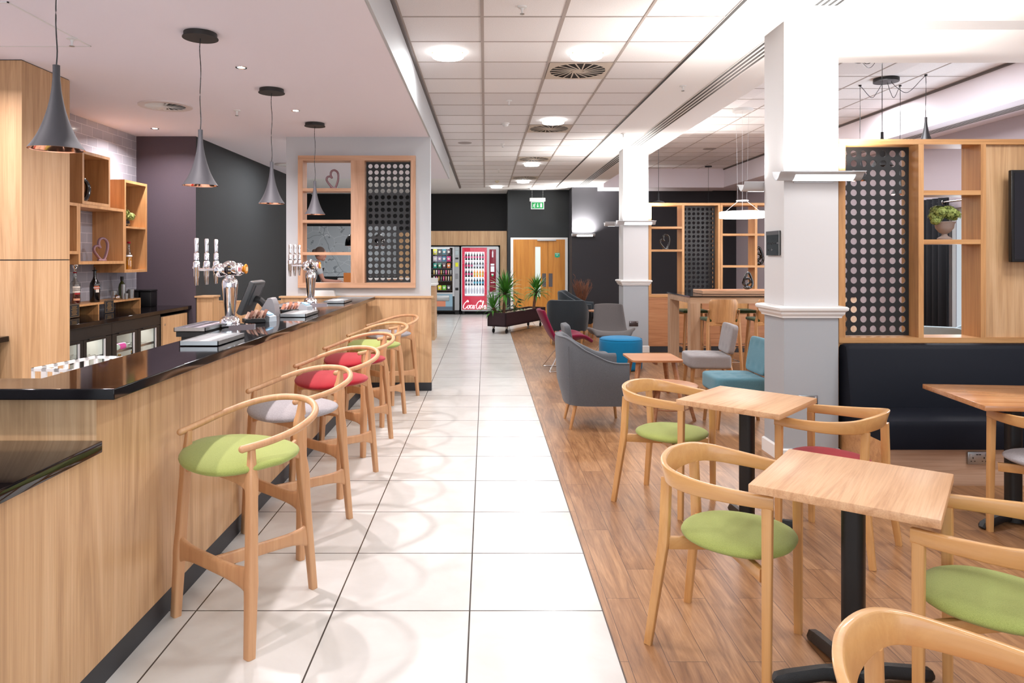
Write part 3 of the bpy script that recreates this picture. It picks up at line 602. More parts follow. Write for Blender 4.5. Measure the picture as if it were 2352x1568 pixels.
# ================================================================ the bar
t = thing('bar_counter', 'long oak laminate bar counter front with a dark plinth', 'bar counter', (0, 0, 0))
MB().box(-1.60, -1.383, 2.50, 8.17, .10, 1.06).build('front_panel', LAM_V, t)
MB().box(-3.2, -1.383, .7, 2.50, .10, .857).build('front_panel', LAM_V, t)
MB().box(-3.2, -1.60, 2.50, 2.56, .857, 1.06).build('end_panel', LAM_V, t)
MB().box(-1.58, -1.386, .7, 8.17, 0, .10).build('plinth', SKIRT, t)
t = thing('worktop', 'black L-shaped bar top with taps and drip trays on it', 'worktop', (0, 0, 0))
s = MB(); s.poly([(-1.27, 2.406), (-1.27, 8.10), (-1.654, 8.10), (-1.654, 2.62), (-3.3, 2.62), (-3.3, 2.406)], 1.062, 1.10)
s.build('slab', BLACKTOP, t, mods=[('BEVEL', dict(width=.003, segments=2))])
t = thing('worktop', 'lower black worktop at the near end of the bar', 'worktop', (0, 0, 0))
MB().rbox(-3.3, -1.36, .7, 2.498, .858, .90, .003, 2).build('slab', BLACKTOP, t)
t = thing('bar_shelf', 'steel work shelf on the staff side of the bar', 'shelf', (0, 0, 0))
MB().box(-2.05, -1.61, 2.70, 8.1, .86, .89).build('slab', STEEL, t); MB().box(-2.02, -1.62, 2.72, 8.08, 0, .86).build('carcass', BLACK, t)
def drip_tray(label, x0, x1, y0, y1, z, h=.026, dark=False):
    t = thing('drip_tray', label, 'drip tray', ((x0 + x1) / 2, (y0 + y1) / 2, z)); a, b = (x1 - x0) / 2, (y1 - y0) / 2
    s = MB(); s.box(-a, a, -b, -b + .004, .0015, h); s.box(-a, a, b - .004, b, .0015, h); s.box(-a, -a + .004, -b, b, .0015, h); s.box(a - .004, a, -b, b, .0015, h); s.box(-a, a, -b, b, .0015, .005)
    s.build('tray', STEEL, t)
    s = MB(); n = int(2 * b / .022); s.box(-a + .004, a - .004, -b + .004, b - .004, h - .005, h - .003)
    for i in range(n): y = -b + .012 + i * (2 * b - .02) / n; s.rbox(-a + .012, a - .012, y, y + .008, h - .004, h - .001, .001, 1)
    s.build('grid', M('steel_dull', '#8f9192', .42, .9) if not dark else M('steel_dark', '#6d6a70', .35, .9), t)
    if dark: MB().box(-a + .01, a - .005, -b + .01, b - .01, -.03, .0).build('tray_base', BLACK, t); MB().box(-a + .02, a - .03, -b + .06, b - .06, -.21, -.03).build('pedestal', BLACK, t)
    return t
drip_tray('steel drip tray on the black bar top, closest to its angled corner', -1.55, -1.353, 3.56, 3.95, 1.10)
drip_tray('steel drip tray on the bar top beyond the till', -1.543, -1.348, 5.27, 5.66, 1.10)
drip_tray('steel drip tray at the far end of the bar top', -1.575, -1.375, 6.85, 7.25, 1.10)
drip_tray('dark-sided drip tray under the spouts of the nearer beer tower', -1.88, -1.69, 4.24, 4.70, 1.10, dark=True)
drip_tray('dark-sided drip tray under the spouts of the farther beer tower', -1.88, -1.69, 6.30, 6.72, 1.10, dark=True)
def tower():
    t = thing('beer_tower', '', 'beer tower')
    s = MB(); s.poly([(-.03, -.06), (.02, -.075), (.15, .02), (.15, .05), (-.02, .09), (-.03, .06)], 0, .018); s.build('base_plate', CHROME, t, ang=30)
    s = MB(); pf = [(.062, .018), (.064, .03), (.058, .055), (.042, .068), (.032, .072), (.033, .08), (.041, .17), (.048, .25), (.051, .28), (.047, .302), (.032, .318), (.026, .326), (.030, .334), (.024, .345), (0, .345)]
    s.lathe(pf, 28); s.build('column', CHROME, t, ang=50)
    z = .375
    s = MB(); s.ell((0, 0, z), .055, .055, .055, 24, 14); s.ell((.0, -.16, z - .005), .044, .044, .044, 20, 12); s.ell((0, .16, z - .005), .044, .044, .044, 20, 12); s.cyl((0, -.16, z), (0, .16, z), .026, 14); s.build('crossbar', CHROME, t, ang=60)
    for i, (y, c) in enumerate([(-.16, M('badge_black', '#1a1218', .3)), (.0, M('badge_red', '#c01836', .35)), (.16, M('badge_amber', '#e08a1c', .35))]):
        x = .056 if i == 1 else .045
        b = MB(RY(pi / 2)).lathe([(0, 0), (.03, 0), (.034, .004), (.03, .009), (0, .01)], 20).build('badge', WHITET if i == 1 else c, t, loc=(x, y, z - .002))
        if i == 1: MB().box(.0095, .011, -.028, .028, -.012, .014).build('badge_print', c, b); text('STELLA\nARTOIS', .013, WHITET, b, (.0115, 0, .001), (pi / 2, 0, pi / 2))
        elif i == 0: MB().box(.0095, .011, -.026, .026, -.022, -.016).box(.0095, .011, -.026, .026, .016, .022).build('badge_print', GOLDT, b); text('MAGNERS', .011, WHITET, b, (.0115, 0, 0), (pi / 2, 0, pi / 2))
        else: MB().box(.0095, .011, -.02, .02, -.014, .014).build('badge_print', M('badge_cream', '#f4d8a0', .4), b)
    for y in (-.16, .0, .16):
        tp = MB(); tp.cyl((-.02, y, z), (-.15, y, z), .0085, 12); tp.lathe([(.009, -.10), (.010, -.098), (.014, -.05), (.017, -.04), (.017, 0), (.02, .01), (.02, .045), (.016, .05), (.013, .055)], 14, (-.15, y, z)); tp.cyl((-.15, y, z + .012), (-.172, y, z + .014), .008, 10)
        tp = tp.build('tap', CHROME, t, ang=45)
        MB().lathe([(.010, .057), (.015, .06), (.015, .10), (.010, .105), (.011, .11), (.013, .19), (.010, .196), (0, .196)], 14, (-.15, y, z)).build('tap_handle', CHROME, tp, ang=45)
        MB().lathe([(.014, .054), (.014, .058)], 12, (-.15, y, z)).build('seal', BLACK, tp)
    return t
tw = tower(); place(tw, True, (-1.65, 4.54, 1.10), 0, 'chrome beer tower with three taps nearer the stools with green seats')
tw['label'] = 'chrome beer tower with three taps standing before the till'
c = place(tw, False, (-1.65, 6.64, 1.10), 0, 'chrome beer tower with three taps beyond the till, before the framed opening'); c['group'] = 'beer towers'; tw['group'] = 'beer towers'
# till
t = thing('till', 'black touchscreen till on a grey stand seen from behind', 'till', (-1.68, 5.40, 1.10), radians(2))
MB(T(-.115, 0, .145) @ RY(radians(22))).rbox(-.022, .022, -.15, .15, -.135, .135, .012, 3).build('screen', M('till_grey', '#3c3f41', .45), t)
MB(T(-.14, 0, .145) @ RY(radians(22))).box(-.004, .0, -.135, .135, -.12, .12).build('display', BLACK, t)
MB(T(-.115, 0, .145) @ RY(radians(22))).box(.022, .028, -.10, .12, -.05, .11).box(.026, .03, .10, .112, .0, .09).build('back_cover', M('till_mid', '#4a4d50', .5), t)
s = MB(); s.sweep(smooth_path([(-.09, 0, .13), (-.05, 0, .12), (-.01, 0, .08), (.03, 0, .04)], 5), circ(.028, 12)); s.build('neck', BLACK, t)
s = MB(); s.loft([[(x + dx, y, z) for (dx, y) in ((-w_, -.07), (w_, -.07), (w_, .07), (-w_, .07))] for x, z, w_ in ((.02, 0, .07), (.02, .02, .065), (.035, .09, .04), (.04, .13, .02), (.038, .14, .012))]); s.build('stand', M('till_stand', '#8d8b8e', .4, .3), t, ang=50)
# card terminals with receipts and sachets beside
def terminal(label, x, y, rz):
    t = thing('card_terminal', label, 'card terminal', (x, y, 1.10), rz)
    s = MB(); s.loft([[(px_, py, pz) for px_, py, pz in ((-w, a, 0), (w, a, 0), (w * .9, a, h), (-w * .9, a, h))] for a, w, h in ((-.09, .038, .02), (-.02, .04, .045), (.03, .042, .06), (.09, .042, .035))]); s.build('casing', M('terminal_grey', '#b9bfc4', .3, .3), t, ang=30)
    MB(T(0, .05, .055) @ RX(radians(-22))).box(-.03, .03, -.025, .025, 0, .004).build('display', M('screen_blue', '#8fc4e4', .2, es=.3), t)
    s = MB(); [s.rbox(-.028 + i * .02, -.014 + i * .02, -.075 + j * .017, -.063 + j * .017, .028 + j * .006, .040 + j * .006, .002, 1) for i in range(3) for j in range(4)]; s.build('keypad', BLACK, t)
    return t
terminal('grey card terminal beside the till, its screen pale blue', -1.58, 4.98, radians(-110))
terminal('grey card terminal beyond the till near the farther beer tower', -1.58, 6.02, radians(-110))
def cards(label, x, y, rz, c1, c2):
    t = thing('card_holder', label, 'leaflets', (x, y, 1.10), rz)
    MB().rbox(-.05, .05, -.07, .07, 0, .03, .004, 1).build('holder', BLACK, t)
    for i in range(6): MB(T(0, -.055 + i * .022, .03) @ RX(radians(-28))).box(-.045, .045, 0, .003, 0, .05 + .008 * (i % 3)).build('card', M(c1, c1, .5) if i % 2 else M(c2, c2, .5), t)
    return t
cards('dark holder of brown printed cards between beer tower and till', -1.60, 4.86, radians(-60), '#8a6050', '#b89a88'); cards('holder of pink printed leaflets beside the till stand', -1.60, 5.72, radians(-60), '#d0b0a8', '#b07a60')
t = thing('storage_tub', 'white plastic tub on the ledge behind the farther beer tower', 'tub', (-1.92, 8.215, 1.10)); MB().loft([[(a * w, b * .035, z) for a, b in ((-1, -1), (1, -1), (1, 1), (-1, 1))] for w, z in ((.17, 0), (.15, .062), (.145, .066))]).build('tub', PLASTW, t); 
# glass washer crate
t = thing('glass_crate', 'white plastic glass crate standing behind the angled bar corner', 'crate', (-1.84, 3.32, .89), radians(-10))
s = MB()
def fence_wall(a, b, z0, z1, n):
    a = Vector(a); b = Vector(b); d = (b - a); L_ = d.length; u = d / L_; q = Vector((-u.y, u.x, 0)) * .004
    def seg(t0, t1, za, zb):
        p0, p1 = a + u * t0, a + u * t1; s.add([(p + o_ + Vector((0, 0, z_)))[:] for z_ in (za, zb) for p, o_ in ((p0, q), (p1, q), (p1, -q), (p0, -q))], [(3, 2, 1, 0), (4, 5, 6, 7), (0, 1, 5, 4), (1, 2, 6, 5), (2, 3, 7, 6), (3, 0, 4, 7)])
    seg(0, L_, z1 - .014, z1); seg(0, L_, (z0 + z1) / 2 - .006, (z0 + z1) / 2 + .006); seg(0, L_, z0, z0 + .02); seg(0, L_, z1 - .085, z1 - .065)
    for i in range(n + 1): c_ = i * L_ / n; seg(max(c_ - .012, 0), min(c_ + .012, L_), z0, z1)
for a, b, n in [((-.16, -.2, 0), (.16, -.2, 0), 5), ((.16, -.2, 0), (.16, .2, 0), 6), ((.16, .2, 0), (-.16, .2, 0), 5), ((-.16, .2, 0), (-.16, -.2, 0), 6)]: fence_wall(a, b, 0, .165, n)
s.box(-.16, .16, -.2, .2, 0, .006); s.build('basket', PLASTW, t)
# ---------------------------------------------------------------- back bar
t = thing('cabinet', 'tall oak laminate corner cabinet reaching the bar ceiling', 'cabinet', (-3.317, 5.03, 0))
MB().box(-.75, 0, 0, .58, 0, 1.527).build('door', LAM_V, t); MB().box(-.75, 0, 0, .58, 1.535, ZB - .006).build('upper_door', LAM_V, t); MB().box(-.74, -.004, .004, .576, .0, ZB).build('carcass', BLACK, t)
t = thing('back_worktop', 'black worktop along the tiled wall behind the bar', 'worktop'); MB().rbox(-4.075, -3.43, 5.62, 8.21, .95, .99, .003, 1).build('slab', BLACKTOP, t)
t = thing('back_worktop', 'black worktop end short of the tall corner cabinet', 'worktop'); MB().rbox(-4.075, -3.40, 2.6, 5.02, .95, .99, .003, 1).build('slab', BLACKTOP, t); MB().box(-4.07, -3.46, 2.62, 5.0, 0, .95).build('carcass', BLACK, t)
def cooler(label, y0, wins, y1):
    t = thing('bottle_cooler', label, 'bottle cooler', (-3.45, y0, 0)); L = y1 - y0
    s = MB(); s.box(-.60, -.56, 0, L, 0, .945); s.box(-.56, -.03, 0, L, .84, .945); s.box(-.56, -.03, 0, L, 0, .08); s.box(-.56, -.03, 0, .02, .08, .84); s.box(-.56, -.03, L - .02, L, .08, .84); s.build('cabinet', BLACK, t)
    MB().box(-.555, -.55, .02, L - .02, .08, .84).box(-.55, -.04, .02, .025, .08, .84).box(-.55, -.04, L - .025, L - .02, .08, .84).build('lining', M('cooler_lining', '#c4c4bc', .5, es=.08), t)  # faint glow in the lining imitates the lamp-lit interior
    MB().box(-.03, 0, 0, L, .84, .945).build('fascia', BLACK, t)
    for z in (.396, .655):
        s = MB(); [s.box(-.54 + k * .05, -.535 + k * .05, .025, L - .025, z, z + .004) for k in range(10)]; s.box(-.06, -.05, .025, L - .025, z - .012, z + .012); s.build('wire_shelf', STEEL, t)
    e = [0] + [(wins[i][1] + wins[i + 1][0]) / 2 - y0 for i in range(len(wins) - 1)] + [L]
    for i, (a, b) in enumerate(wins):
        a -= y0; b -= y0; d0, d1 = e[i] + .004, e[i + 1] - .004
        s = MB(); s.box(-.03, 0, d0, a, .03, .835); s.box(-.03, 0, b, d1, .03, .835); s.box(-.03, 0, a, b, .03, .12); s.box(-.03, 0, a, b, .815, .835); dr = s.build('door', BLACK, t)
        MB().box(-.018, -.014, a, b, .12, .815).build('glass', GLASS, dr); MB().box(-.002, .004, b - .035, b - .01, .12, .815).build('trim', SILVER, dr); MB().box(-.0, .012, a + .02, b - .02, .832, .842).build('handle', BLACK, dr)
    area('cooler_lamp', (-3.62, y0 + L / 2, .835), .1, 3, (1, 1, .95), sy=L * .8)
    return t
cooler('black glass-door bottle cooler next to the tall corner cabinet', 5.63, [(5.70, 5.985), (6.085, 6.39)], 6.49)
cooler('black glass-door bottle cooler beside the oak cupboard', 6.495, [(6.58, 6.92), (7.04, 7.375)], 7.46)
t = thing('cupboard', 'small oak cupboard door under the far end of the back worktop', 'cupboard', (-3.45, 7.47, 0)); MB().box(-.6, 0, 0, .70, .08, .92).build('carcass', BLACK, t); dd = MB().box(0, .018, .01, .62, .09, .915).build('door', LAM_V, t); MB(RY(pi / 2)).lathe([(0, 0), (.012, 0), (.012, .003), (0, .003)], 12).build('lock', STEEL, dd, loc=(.018, .06, .83))
GREENB = M('bottle_green', '#3a4018', .12, spec=.7); BROWNB = M('bottle_black', '#0a0809', .15, spec=.7); LIQ = M('liqueur_red', '#5a1210', .12, spec=.7); LIQO = M('liqueur_orange', '#d88a1c', .2, es=.05)
def bottle(name, label, loc, prof, mat, extra=(), group=None, rz=0):
    t = thing(name, label, 'bottle', loc, rz, group); MB().lathe(prof, 20).build('bottle_body', mat, t, ang=50)
    for nm, pf, mt in extra: MB().lathe(pf, 20, caps=(nm != 'label')).build(nm, mt, t, ang=50)
    return t
# bottles chilled behind the glass
k = 0
for y in (6.62, 6.69, 6.76, 6.84, 7.09, 7.17): bottle('chilled_bottle', 'dark bottle with gold cap on the lower shelf of the cooler by the cupboard', (-3.56, y, .401), [(0, 0), (.03, 0), (.031, .12), (.012, .17), (.012, .19), (0, .19)], BROWNB, [('cap', [(0, .19), (.014, .19), (.014, .21), (0, .21)], GOLDT)], 'gold capped bottles in the cooler')
t = thing('wine_bottle', 'pink-capped bottle lying on the cooler shelf', 'bottle', (-3.52, 6.70, .692)); MB(RX(-pi / 2)).lathe([(0, 0), (.03, 0), (.032, .15), (.012, .2), (.012, .25), (0, .25)], 14).build('bottle_body', M('bottle_pale', '#c8dcd0', .2), t); MB(T(0, 0, 0) @ RX(-pi / 2)).lathe([(.033, .02), (.033, .13)], 14, caps=False).build('label', M('pink_label', '#d83aa0', .4), t)
for y, l_ in ((5.8, 'white bottle label showing in the cooler nearest the cabinet'),): bottle('chilled_bottle', l_, (-3.53, y, .401), [(0, 0), (.04, 0), (.04, .16), (.014, .22), (.014, .26), (0, .26)], BROWNB, [('label', [(.0405, .04), (.0405, .14)], M('label_pale', '#d8d8de', .5))])
# riser shelf
t = thing('riser_shelf', 'thin oak riser shelf on the back worktop carrying bottles', 'shelf', (0, 0, 0))
MB().box(-4.07, -3.80, 5.63, 7.75, 1.088, 1.106).build('shelf', OAK_V, t)
for y in (7.732, 6.9, 6.05): MB().box(-4.07, -3.80, y, y + .018, .99, 1.088).build('support', OAK_V, t)
for i, (y, l_) in enumerate(((5.93, 'small black chalk plaque hung on the riser by the cabinet'), (6.42, 'small black chalk plaque hung at the middle of the riser'))):
    y = (6.48, 7.085)[i]
    t = thing('price_plaque', l_, 'plaque', (-3.795, y, .995), 0); MB().rbox(0, .006, -.085, .085, 0, .125, .002, 1).build('board', BLACKM, t)
    s = MB(); s.box(.006, .007, -.078, .078, .118, .120); s.box(.006, .007, -.078, .078, .006, .008); s.box(.006, .007, -.078, -.076, .008, .118); s.box(.006, .007, .076, .078, .008, .118)
    for j in range(8): w_ = .03 + .03 * rnd.random(); s.box(.006, .007, -w_, w_, .100 - j * .011, .103 - j * .011)
    s.build('chalk_print', GOLDT, t)
# the spirits on the riser
LBL = M('label_cream', '#e8e0d2', .5)
b = bottle('spirit_bottle', 'clear bottle of dark red liqueur with a silver pourer and white label', (-3.90, 6.68, 1.107), [(0, 0), (.045, 0), (.047, .01), (.047, .175), (.043, .20), (.02, .225), (.0155, .26), (.019, .275), (.0155, .29), (.0155, .31), (0, .31)], BOTG,
           [('liquid', [(0, .006), (.044, .006), (.044, .105), (0, .105)], LIQ), ('pourer', [(.01, .31), (.012, .325), (.012, .335), (.026, .35), (.031, .372), (.024, .395), (0, .402)], CHROME), ('neck_ring', [(.017, .295), (.0175, .305)], REDF)])
_l = MB(); 
def curved_label(r, a0, a1, z0, z1, n=8):
    s = MB(); s.add([(r * cos(a0 + (a1 - a0) * i / n), r * sin(a0 + (a1 - a0) * i / n), z) for z in (z0, z1) for i in range(n + 1)], [(i, i + 1, n + 2 + i, n + 1 + i) for i in range(n)]); return s
A = radians(-40)
curved_label(.0478, A - .75, A + .75, .11, .17).build('label', LBL, b); curved_label(.0479, A - .4, A + .75, .092, .108).build('label_band', M('label_red', '#a82020', .4), b); curved_label(.0478, A - .6, A + .7, .035, .055).build('lower_label', M('label_amber', '#d8a080', .4), b)
text('SOUTHERN\nCOMFORT', .016, BLACK, b, (.0488 * cos(A), .0488 * sin(A), .140), (pi / 2, 0, A + pi / 2))
b = bottle('spirit_bottle', 'black cream-liqueur bottle with an orange and white label', (-3.90, 7.02, 1.107), [(0, 0), (.044, 0), (.046, .008), (.048, .15), (.044, .185), (.022, .225), (.0145, .25), (.0135, .305), (0, .305)], BROWNB, [('pourer', [(0, .305), (.022, .306), (.023, .315), (.006, .32), (.005, .345), (0, .346)], BLACK)])
curved_label(.0486, A - .5, A + .6, .125, .160).build('label', M('label_orange', '#b85a30', .4), b); curved_label(.0488, A - .2, A + .5, .095, .126).build('lower_label', LBL, b)
text('BAILEYS', .018, WHITET, b, (.0495 * cos(A), .0495 * sin(A), .142), (pi / 2, 0, A + pi / 2))
bottle('wine_bottle', 'green wine bottle with a black cap behind steel tumblers', (-3.96, 7.66, 1.107), [(0, 0), (.035, 0), (.036, .12), (.03, .15), (.014, .18), (.013, .2), (0, .2)], GREENB, [('cap', [(0, .19), (.016, .19), (.016, .235), (0, .235)], BLACK)])
for x, y, h_, r_, l_ in [(-3.88, 7.535, .155, .022, 'tall brushed steel tumbler beside the green wine bottle'), (-3.83, 7.50, .06, .02, 'short steel measure before the green wine bottle'), (-3.87, 7.68, .095, .033, 'wide steel shaker at the end of the riser'), (-3.96, 7.50, .085, .033, 'steel shaker behind the chrome strainer')]:
    t = thing('steel_tumbler', l_, 'tumbler', (x, y, 1.107), 0); MB().lathe([(0, 0), (r_ * .9, 0), (r_, h_), (r_ * .93, h_), (r_ * .85, .004), (0, .004)], 18).build('cup', STEEL, t)
t = thing('cocktail_strainer', 'chrome cocktail strainer lying among glass bits on the riser', 'strainer', (-3.86, 7.36, 1.107)); MB().ell((0, 0, .026), .036, .036, .026, 16, 8).build('bowl', CHROME, t); MB().rbox(-.012, .012, -.16, -.03, .0, .008, .002, 1).build('handle', CHROME, t)
for y, l_ in ((8.05, 'black straw caddy against the dark purple wall'), (8.06, 'second black caddy in the corner of the back worktop')):
    t = thing('bar_caddy', l_, 'caddy', (-3.86 if y < 8.055 else -4.0, 8.06, .99), 0); MB().rbox(-.06, .06, -.08, .08, .001, .17, .006, 2).build('body', BLACK, t); MB().rbox(-.064, .064, -.084, .084, .172, .19, .006, 2).build('lid', BLACK, t)
# wall boxes
def wallbox(label, y0, y1, z0, z1, shelves=(), back=False, open_=()):
    t = thing('wall_shelf', label, 'wall shelf', (-4.08, y0, z0)); D = .32; th = .028; L = y1 - y0; H = z1 - z0
    MB().box(0, D, 0, th, 0, H).build('side', OAK_V, t); MB().box(0, D, L - th, L, 0, H).build('side', OAK_V, t)
    MB().box(0, D, th, L - th, H - th, H).build('top', OAK_V, t); MB().box(0, D, th, L - th, 0, th).build('bottom', OAK_V, t)
    for z in shelves: MB().box(0, D - .004, th, L - th, z - z0 - .02, z - z0).build('shelf', OAK_V, t)
    if back: MB().box(0, .008, th, L - th, th, H - th).build('back', OAK_V, t)
    return t
wallbox('upper oak wall box holding the black loop ornament', 6.56, 7.045, 2.052, 2.549, back=True)
wallbox('wide oak wall box holding the mauve heart ornament', 6.50, 7.325, 1.485, 2.05)
wallbox('tall oak wall box with a plant above and bottles below', 7.328, 7.815, 1.391, 2.362, [1.878])
wallbox('small oak wall box beside the tall corner cabinet', 5.75, 6.497, 1.58, 2.05)
def heart(name, label, loc, rz, sc, mat, cat='ornament'):
    t = thing(name, label, cat, loc, rz)
    P = [(0, .0), (-.045, .045), (-.085, .105), (-.075, .148), (-.035, .155), (-.012, .135), (-.03, .175), (-.02, .225), (.02, .243), (.062, .215), (.075, .155), (.062, .075), (.03, .0)]
    P = smooth_path([(a * sc, 0, b * sc + .012) for a, b in P], 5, True); MB().sweep(P, circ(1, 12), [(.013 * sc * 1.1, .019 * sc * 1.1)] * len(P), closed=True, up=(0, 1, 0)).build('loop', mat, t, ang=60)
    MB().rbox(-.04 * sc, .055 * sc, -.02 * sc, .02 * sc, 0, .02, .006, 2).build('foot', mat, t); return t
heart('heart_ornament', 'mauve glazed open heart ornament in the wide wall box', (-3.88, 7.10, 1.513), radians(62), .9, MAUVE)
heart('heart_ornament', 'mauve glazed open heart ornament at the edge of the small wall box', (-3.9, 6.62, 1.513), radians(80), 1.0, MAUVE)
heart('heart_ornament', 'mauve glazed open heart on the top shelf of the framed opening', (-1.80, 8.30, 2.358), 0, .86, MAUVE)
def loop_orn(name, label, loc, rz, w, h, mat, tw=0):
    t = thing(name, label, 'ornament', loc, rz); P = [(w * cos(a) * (1 + .15 * sin(a)), tw * sin(2 * a), h * .52 + h * .46 * sin(a)) for a in [2 * pi * i / 36 for i in range(36)]]
    MB().sweep(P, circ(1, 12), [(.018 + .012 * (1 - sin(2 * pi * i / 36)) / 2, .02 + .02 * (1 - sin(2 * pi * i / 36)) / 2) for i in range(36)], closed=True, up=(0, 1, 0)).build('loop', mat, t, ang=60); return t
loop_orn('loop_ornament', 'glossy black loop ornament in the upper wall box', (-3.86, 6.72, 2.085), radians(70), .07, .22, GBLACK)
heart('heart_ornament', 'glossy black open heart ornament on the second shelf of the oak divider', (2.97, 11.62, 1.682), 0, .95, GBLACK)
def knot(label, loc, sc):
    t = thing('knot_ornament', label, 'ornament', loc); s = MB()
    P = smooth_path([(a * sc, b * sc, c_ * sc) for a, b, c_ in [(0, 0, .05), (-.07, .01, .1), (-.05, 0, .17), (.02, -.02, .19), (.05, 0, .13), (-.01, .02, .08), (-.06, .0, .14), (-.04, -.01, .23), (.02, 0, .29), (.07, .01, .2), (.09, 0, .1), (.05, -.02, .03)]], 6, True)
    s.sweep(P, circ(.021 * sc, 10), closed=True, up=(0, 1, 0)); s.ell((0, 0, .03 * sc), .07 * sc, .05 * sc, .035 * sc); s.build('body', GBLACK, t, ang=60); return t
knot('glossy black knotted sculpture on the middle shelf beside the near column', (4.50, 11.62, 1.422), 1.0); 
t = knot('slender glossy black twisted sculpture on the high table tray', (3.65, 9.80, 1.105), .8)
for y, l_ in ((7.50, 'tall clear bottle of orange cordial in the tall wall box'), (7.41, 'clear orange cordial bottle with dark base beside its twin')):
    bottle('cordial_bottle', l_, (-3.83 - (7.5 - y) * .3, y + .05, 1.42), [(0, 0), (.032, 0), (.036, .05), (.034, .13), (.018, .2), (.013, .26), (.016, .28), (0, .28)], BOTG, [('cordial', [(0, .004), (.03, .004), (.034, .05), (.032, .135), (0, .14)], LIQO), ('cap', [(0, .28), (.018, .28), (.018, .3), (0, .3)], REDF), ('label', [(.0347, .14), (.0325, .155)], WHITET)])
def leafball(s, c, r, n, size, flat=.8, m=0, seedr=rnd):
    for _ in range(n):
        d = Vector((seedr.gauss(0, 1), seedr.gauss(0, 1), seedr.gauss(0, 1))).normalized(); p = Vector(c) + Vector((d.x * r, d.y * r, d.z * r * flat)) * (.72 + .3 * seedr.random())
        u = d.orthogonal().normalized(); v = d.cross(u); a = seedr.random() * 6.3; u, v = u * cos(a) + v * sin(a), v * cos(a) - u * sin(a); z = size * (.7 + .6 * seedr.random())
        for q in range(4):
            a = q * pi / 2; e1 = u * cos(a) + v * sin(a); e2 = v * cos(a) - u * sin(a)
            s.add([p[:], (p + e1 * z * .6 + e2 * z * .45 + d * z * .15)[:], (p + e1 * z * 1.1 + d * z * .05)[:], (p + e1 * z * .6 - e2 * z * .45 + d * z * .15)[:]], [(0, 1, 2, 3)])
LEAFY = M('leaf_yellow_green', '#8d9a52', .7); LEAF = M('leaf_green', '#3f7a24', .45); LEAFD = M('leaf_dark', '#27521c', .4); TRUNK = M('yucca_trunk', '#6a4a38', .9, bump=1, bscale=60)
LEAFY.node_tree.nodes['Principled BSDF'].inputs['Subsurface Weight'].default_value = 0
t = thing('potted_plant', 'small green plant trailing from a black bowl in the tall wall box', 'plant', (-3.86, 7.52, 1.88)); MB().lathe([(0, 0), (.03, 0), (.055, .03), (.05, .06), (.03, .075), (.0, .075)], 18).build('pot', GBLACK, t)
s = MB(); leafball(s, (-.02, -.05, .21), .06, 60, .018); leafball(s, (0, 0, .15), .05, 50, .018); leafball(s, (.03, .05, .11), .05, 60, .018); s.cyl((0, 0, .07), (0, 0, .18), .004, 6); s.build('foliage', LEAFY, t, ang=0)
t = thing('potted_plant', 'pale green hydrangea heads in a stone urn on the divider shelf', 'plant', (3.565, 5.46, 1.687)); MB().lathe([(0, 0), (.05, 0), (.05, .012), (.022, .03), (.018, .045), (.04, .06), (.062, .09), (.066, .12), (.075, .135), (.07, .14), (.0, .135)], 24).build('urn', STONE, t, ang=50)
s = MB()
for a, b, c_, r_ in [(0, 0, .215, .06), (-.065, 0, .18, .055), (.065, 0, .19, .055), (.02, -.05, .2, .055), (-.03, .04, .225, .055), (.05, .03, .235, .04), (-.05, -.04, .21, .05), (-.08, -.02, .145, .035)]: leafball(s, (a, b, c_), r_, 150, .011)
s.build('foliage', LEAFY, t, ang=0)
# ---------------------------------------------------------------- pendants over the bar
def trumpet(s, r, h, z=0, m=0, out=True):
    pf = [(r, 0), (r * .80, h * .09), (r * .60, h * .21), (r * .42, h * .36), (r * .28, h * .52), (r * .185, h * .68), (r * .145, h * .80), (r * .13, h * .86), (r * .13, h)]
    P = smooth_path([(a, 0, b) for a, b in pf], 4); return [(p.x, p.z + z) for p in P]
def pendant(zc, zr):
    t = thing('pendant_lamp', '', 'pendant lamp'); L_ = zc - zr
    pf = trumpet(None, .108, .352); MB().lathe(pf, 32, caps=False).build('shade', SHADE, t, ang=60); MB().lathe([(0, .3525), (.0145, .3525)], 16, caps=False).build('shade_cap', BLACK, t)
    MB().lathe([(max(a - .003, .002), b) for a, b in pf[:-6]], 32, caps=False).lathe([(.105, 0), (.108, 0)], 32, caps=False).build('lining', COPPER, t, ang=60)
    MB().ell((0, 0, .075), .022, .022, .03, 12, 8).build('bulb', M('bulb_warm', '#ffd9b0', .5, es=14), t)
    s = MB(); P = [(.004 * sin(i * 1.3), .003 * cos(i * 1.7), .352 + (L_ - .352 - .03) * i / 10) for i in range(11)]; P[0] = (0, 0, .352); P[-1] = (0, 0, L_ - .03); s.sweep(smooth_path(P, 3), circ(.0028, 6)); s.build('cord', BLACK, t)
    MB().lathe([(0, L_ - .034), (.108, L_ - .034), (.108, L_ - .030), (.10, L_ - .028), (.10, L_ + .0), (0, L_)], 32).build('canopy', M('canopy_black', '#26221f', .55), t)
    return t
pen = pendant(ZB, 2.003)
PL = ['nearest the bar corner, before the tall cabinet', 'over the beer tower by the dark wall', 'hanging between the two beer towers', 'hanging before the framed opening']
for i, y in enumerate((2.95, 4.44, 5.92, 7.42)):
    place(pen, i == 0, (-1.80, y, 2.003), 0, 'grey trumpet pendant with copper lining, ' + ['closest to the bar corner', 'in front of the dark wall', 'hanging between the two beer towers', 'before the framed opening'][i], 'grey trumpet pendants over the bar')
    point('pendant_light', (-1.80, y, 2.03), 9, (1, .84, .70), .02)
